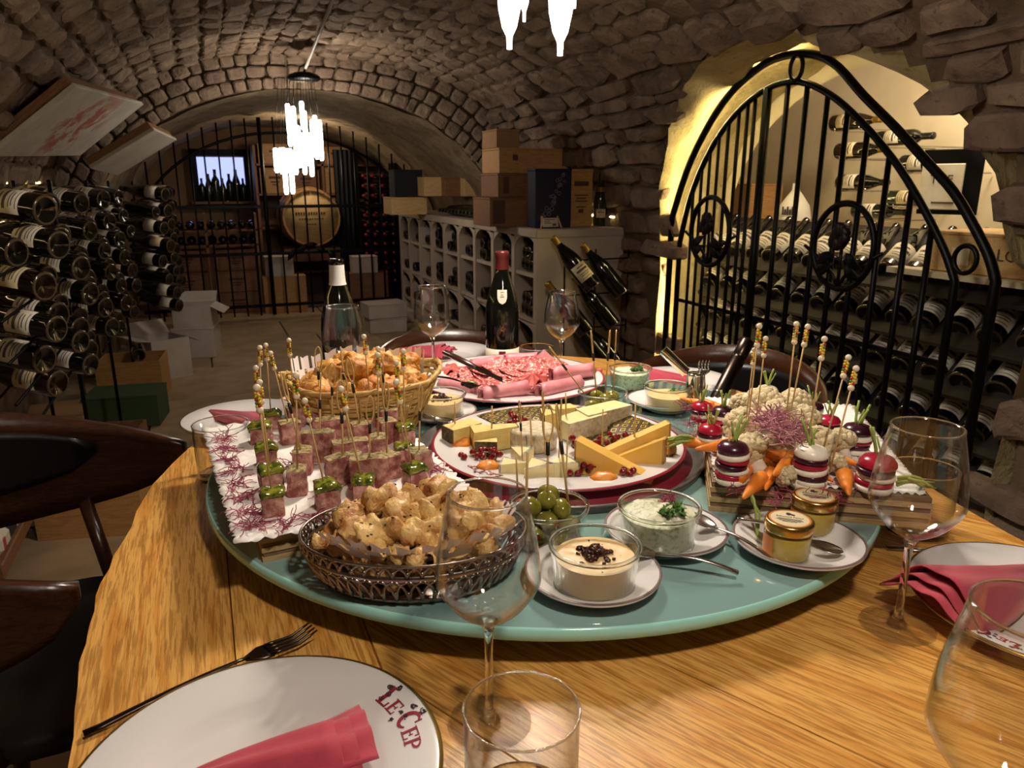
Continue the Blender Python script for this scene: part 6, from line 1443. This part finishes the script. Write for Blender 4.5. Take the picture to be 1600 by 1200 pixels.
def canvas(pxs, label, mt):
    ps = [CAM+ray(a, b)*dd for a, b, dd in pxs]; c = sum(ps, Vector())/4; ex = ((ps[1]-ps[0])+(ps[2]-ps[3])).normalized(); ey = ((ps[3]-ps[0])+(ps[2]-ps[1])); n = ex.cross(ey).normalized(); ey = n.cross(ex).normalized()
    if n.dot(CAM-c) < 0: n = -n; ey = -ey
    w_ = ((ps[1]-ps[0]).length+(ps[2]-ps[3]).length)/2; h = ((ps[3]-ps[0]).length+(ps[2]-ps[1]).length)/2
    m = Matrix((ex, ey, n)).transposed().to_4x4(); m.translation = c+n*.05
    o = thing('canvas_painting', label, 'painting', mat=m); obj('canvas', MB().bbox((0, 0, 0), (w_, h, .02), .003), mt, o); obj('stretcher', MB().bbox((0, 0, -.03), (w_*.96, h*.96, .04), .002), 'crate_dark', o)
canvas([(0, 205, 2.85), (110, 98, 2.85), (204, 160, 3.9), (84, 243, 3.9)], 'unframed pale abstract canvas with red and ochre strokes on the vault', 'canvas_red')
canvas([(135, 250, 4.05), (232, 183, 4.05), (266, 209, 4.4), (170, 259, 4.4)], 'smaller pale grey canvas on the vault beside the abstract painting', 'canvas_grey')
# ---------------------------------------------------------------- chairs with wrap-round bentwood backs
M('black_leather', '120f0f', .38, bump=.1, bscale=200.)
def chair(x, y, rz, label, sc=1.):
    o = thing('bentwood_chair', label, 'chair', mat=TR(x, y, 0) @ Matrix.Rotation(rz, 4, 'Z') @ Matrix.Scale(sc, 4))
    def bk(u, v, off=0., e=0.):       # sitter faces +X; shell runs from the near tip round the back to the far tip
        a = math.radians(66+228*u); k = math.sin(u*PI)
        rx, ry = .38+off, .30+off; top = .715+.125*k; bot = .695-.20*math.sin(u*PI)**.55*(1-.35*k)
        return (rx*math.cos(a)+(.12 if False else 0), ry*math.sin(a), bot+(top-bot)*v)
    obj('back_shell', MB().sheet(lambda u, v: bk(u, v), 44, 6, .016), 'walnut', o)
    def pad(u, v):
        a = math.radians(180+(-88+176*u)); k = math.sqrt(max(0., 1-(2*u-1)**2)); return (.358*math.cos(a), .278*math.sin(a), .70+(.085*k)*(2*v-1)*1.0)
    obj('back_pad', MB().sheet(pad, 24, 8, -.022), 'black_leather', o)
    obj('seat', MB().lathe([(0, .415), (.20, .415), (.235, .43), (.24, .45), (.225, .465), (.1, .472), (0, .473)], 40), 'black_leather', o)
    for sx, sy in ((.16, .17), (.16, -.17), (-.17, .15), (-.17, -.15)):
        obj('leg', MB().tube([(sx*.9, sy*.9, .42), (sx*1.25, sy*1.25, 0)], [.02, .013], 10), 'walnut', o)
    for sy in (-1, 1): obj('arm_support', MB().tube([(.0, sy*.235, .43), (-.05, sy*.285, .60)], .014, 8), 'walnut', o)
chair(-.285, 1.30, -.22, 'dark bentwood chair with black pad at the long table edge', 1.02)
chair(.66, 1.88, -PI/2, 'dark bentwood chair behind the red-capped bottle at the table end', .93)
chair(1.12, 1.445, PI+.57, 'dark bentwood chair between the vegetable board and the barred gate', .93)
# ---------------------------------------------------------------- barred gate in the arched opening
GX = 2.33
ag = thing('arched_gate', 'black wrought iron arched gate before the lit bottle store', 'gate', loc=(GX, YC, 0))
def gp(px, py): p = ax(px, py, GX); return Vector((0, p.y-YC, p.z))
def vert(p, z): return Vector((0, p.y, z))
outer = [gp(*p) for p in ((1050, 340), (1080, 250), (1130, 160), (1190, 103), (1248, 84), (1300, 97), (1350, 150), (1400, 200), (1450, 255), (1490, 300), (1520, 350), (1545, 400), (1556, 440))]
inner = [gp(*p) for p in ((1062, 380), (1080, 305), (1110, 235), (1150, 178), (1200, 138), (1250, 128), (1300, 150), (1350, 195), (1400, 255), (1440, 320), (1475, 390), (1492, 440))]
def smooth(ps, n=5):
    o = []
    for i in range(len(ps)-1):
        p0, p1, p2, p3 = ps[max(i-1, 0)], ps[i], ps[i+1], ps[min(i+2, len(ps)-1)]
        for k in range(n): t = k/n; o.append(.5*(2*p1+(p2-p0)*t+(2*p0-5*p1+4*p2-p3)*t*t+(3*p1-p0-3*p2+p3)*t**3))
    return o+[ps[-1]]
so, si = smooth(outer), smooth(inner)
obj('outer_frame', MB().tube([vert(so[0], .02)]+so+[vert(so[-1], .02)], .017, 8), 'black_iron', ag)
obj('inner_frame', MB().tube([vert(si[0], .02)]+si+[vert(si[-1], .02)], .014, 8), 'black_iron', ag)
led = [Vector((GX+.028, p.y+YC+.036, p.z-.004)) for p in so[:22]]; led = [Vector((GX+.028, led[0].y, z)) for z in (.15, .4, .7, .9)]+led
tag(obj('led_strip', MB().tube(led, .0025, 6), 'led_warm'), 'warm LED strip behind the far side of the arched gate frame', 'light strip')
def z_on(y):
    for a, b in zip(si, si[1:]):
        if (a.y-y)*(b.y-y) <= 0: return a.z+(b.z-a.z)*((y-a.y)/(b.y-a.y) if abs(b.y-a.y) > 1e-6 else 0)
    return None
for px, py, r_ in ((1084, 290, .008), (1097, 265, .008), (1110, 240, .008), (1124, 215, .008), (1139, 195, .009), (1155, 178, .009), (1169, 165, .009), (1181, 150, .009), (1200, 140, .019), (1232, 130, .011), (1262, 132, .011), (1294, 148, .011), (1325, 172, .011), (1356, 202, .011), (1390, 244, .011), (1425, 296, .011), (1457, 352, .011)):
    y = gp(px, py).y; z = z_on(y)
    if z: obj('bar', MB().tube([(0, y, .05), (0, y, z)], r_, 8), 'black_iron', ag)
obj('bottom_rail', MB().bbox((0, (si[0].y+si[-1].y)/2, .07), (.02, abs(si[0].y-si[-1].y), .03), .003), 'black_iron', ag)
obj('middle_rail', MB().bbox((.012, (si[0].y+si[-1].y)/2, .62), (.012, abs(si[0].y-si[-1].y), .02), .003), 'black_iron', ag)
def ring(c, ry, rz_, r_=.011, nm='ring'): obj(nm, MB().tube([(c.x-.012, c.y+ry*math.cos(a), c.z+rz_*math.sin(a)) for a in [2*PI*i/36 for i in range(36)]], r_, 6, closed=True), 'black_iron', ag)
ring(gp(1248, 106), .035, .048, .009); ring(gp(1512, 405), .04, .045, .009)
M('rose_iron', '1c0d0e', .5, .5)
for c, s_ in ((gp(1320, 385), 1.), (gp(1112, 362), 1.)):
    ring(c, .15*s_, .165*s_, .013)
    for k in range(3): a = -.9+k*.9; obj('scroll', MB().tube([(c.x-.015, c.y+.02*math.sin(a)*t+.035*math.sin(a)*t*t*.6, c.z-.16+.05*t) for t in (0, 1, 2, 3)], .007, 6), 'black_iron', ag)
    for k in range(9):
        a = k*.7; rr = .018+.022*(k/9); obj('rose_petal', MB().sheet(lambda u, v, a=a, rr=rr: (-.03-.02*math.sin(u*PI), (u-.5)*.05*math.sin(max(.05, v)*PI)+rr*math.cos(a), rr*math.sin(a)+(v-.5)*.05), 5, 5, .003), 'rose_iron', ag, loc=(c.x, c.y, c.z+.045))
    for k in range(4): obj('iron_leaf', MB().sheet(lambda u, v: (-.02-.012*math.sin(u*3), (u-.5)*.10, (v-.5)*.045*math.sin(max(.03, u)*PI)), 8, 4, .003), 'black_iron', ag, mat=TR(c.x, c.y+(-.07 if k % 2 else .07), c.z-.05-.045*(k//2)) @ rotm(.6 if k % 2 else -.6))
# ---------------------------------------------------------------- bottle store behind the gate
lamp('back_light', (.95, 7.34, 1.58), 9., (1., .82, .58), .06)
lamp('store_light', (2.80, 2.3, 1.96), 40., (1., .84, .62), .12)
M('shelf_white', 'c2b69c', .7); M('shelf_dark', '2a231d', .7)
d = Vector((.80, .18, .50)).normalized(); LK = bottle_parts('burg', 22, 'label_white', 'capsule_black', 'bottle_dark', (.035, .135), 2.3)
rk = thing('bottle_shelves', 'sloping shelves of labelled bottles behind the arched gate', 'shelf', loc=(2.6, 2.4, 0))
for r_ in range(5):
    z = .10+r_*.19
    obj('sloping_shelf', MB().box(0, .42, -1.15, 1.35, -.018, 0, mat=TR(.02, 0, z-.048) @ rotm(0, -.55, 0)), 'shelf_dark', rk)
    for c in range(17):
        y = 1.32+c*.14+(.06 if r_ % 2 else 0); m = TR(2.66+.015*((c+r_) % 2), y, z) @ axis_rot(d, upright_label(d, (-.45, -.55, .75))+R(-.15, .15)) @ Matrix.Scale(1.16, 4)
        o = tag(link('wine_bottle', LK[0], None, mat=m), 'pale-labelled bottle, '+NTH[c]+' from the near wall, '+['lowest', 'fourth', 'third', 'second', 'top'][r_]+' sloping shelf behind the arched gate', 'bottle', 'labelled bottles behind the arched gate'); l = link('label', LK[1], o); link('label_print', LK[3], l)
# bottles lying along wall pegs
wr = thing('wall_pegs', 'steel wall pegs carrying single bottles above the sloping shelves', 'rack', loc=(3.2, 2.3, 0))
for i, (px, py, k, lab) in enumerate(((1310, 190, 3, 'brown'), (1318, 235, 3, 'amber'), (1320, 285, 1, 'white-labelled'), (1385, 215, 0, 'white-capped'), (1405, 310, 2, 'cream-labelled'), (1425, 255, 1, 'broad white-labelled'), (1345, 330, 0, 'dark'))):
    p = ax(px+20, py, 3.2); d2 = Vector((0.05, -1, .0)); bottle(KINDS[k], TR(p.x, p.y+.12, p.z) @ axis_rot(d2, upright_label(d2, (-1, -.2, .3))), lab+' bottle lying on wall pegs in the store behind the gate', None)
    for s_ in (.06, -.10): obj('peg', MB().tube([(.33, p.y+s_-2.3, p.z-.045), (-.045, p.y+s_-2.3, p.z-.045), (-.05, p.y+s_-2.3, p.z-.03)], .004, 6), 'steel', wr)
# card sign, crates, round white decanter
p = ax(1470, 292, 2.95); c_ = thing('card_sign', 'white card sign with dark backing beside the wall bottles', 'sign', mat=TR(*p) @ Matrix.Rotation(-1.25, 4, 'Z')); obj('card', MB().bbox((0, 0, 0), (.17, .006, .19), .003), 'label_white', c_); obj('backing', MB().bbox((.03, .012, .02), (.24, .006, .27), .003), 'black_iron', c_)
link('card_text', text_mesh('card_text', 'THE', .05, 'print_dark', .0005), c_, mat=TR(0, -.0045, .03) @ rotm(PI/2))
b = MB(); b.box(-.03, .06, -.0045, -.003, -.07, -.062); obj('card_small_print', b, 'label_print', c_)
p = ax(1492, 395, 2.62); cr = box_thing('wooden_crate', 'pale wooden crate printed LO on the bottles at the right of the gate', p.x-.02, p.x+.30, p.y-.33, p.y+.10, p.z-.07, p.z+.08, 'crate_pale')
link('crate_letters', text_mesh('crate_letters', 'LO', .06, 'stencil', .0005), cr, mat=TR(-.1635, -.10, .075) @ Matrix.Rotation(-PI/2, 4, 'Z') @ rotm(PI/2))
obj('sticker', MB().box(-.1635, -.161, .04, .11, .03, .09), 'label_white', cr)
ds = tag(obj('display_shelf', MB().box(2.56, 3.3, 1.25, 2.2, p.z-.095, p.z-.072), 'shelf_white'), 'white shelf carrying the pale crate in the bottle store', 'shelf')
p = ax(1240, 335, 3.1); bl_ = thing('white_decanter', 'round white bottle with dark lettering standing in the bottle store', 'decanter', loc=(p.x, p.y, p.z-.12)); obj('body', MB().lathe([(0, 0), (.05, 0), (.085, .04), (.095, .10), (.08, .17), (.045, .22), (.022, .25), (.02, .29), (0, .29)], 32), 'capsule_white', bl_)
b = MB(); [b.box(-.04+.013*k, -.032+.013*k, -.098, -.09, .12, .15 if k % 2 else .165) for k in range(6)]; obj('lettering', b, 'print_dark', bl_, rot=(0, 0, -1.0))
tag(obj('display_shelf', MB().box(2.95, 3.5, 2.5, 4.0, p.z-.145, p.z-.121), 'shelf_white'), 'white shelf under the round white bottle', 'shelf')
p = ax(1170, 340, 3.1); box_thing('wooden_crate', 'tall wooden crate behind the left bars of the arched gate', p.x, p.x+.25, p.y, p.y+.3, p.z-.12, p.z+.2, 'crate_wood')
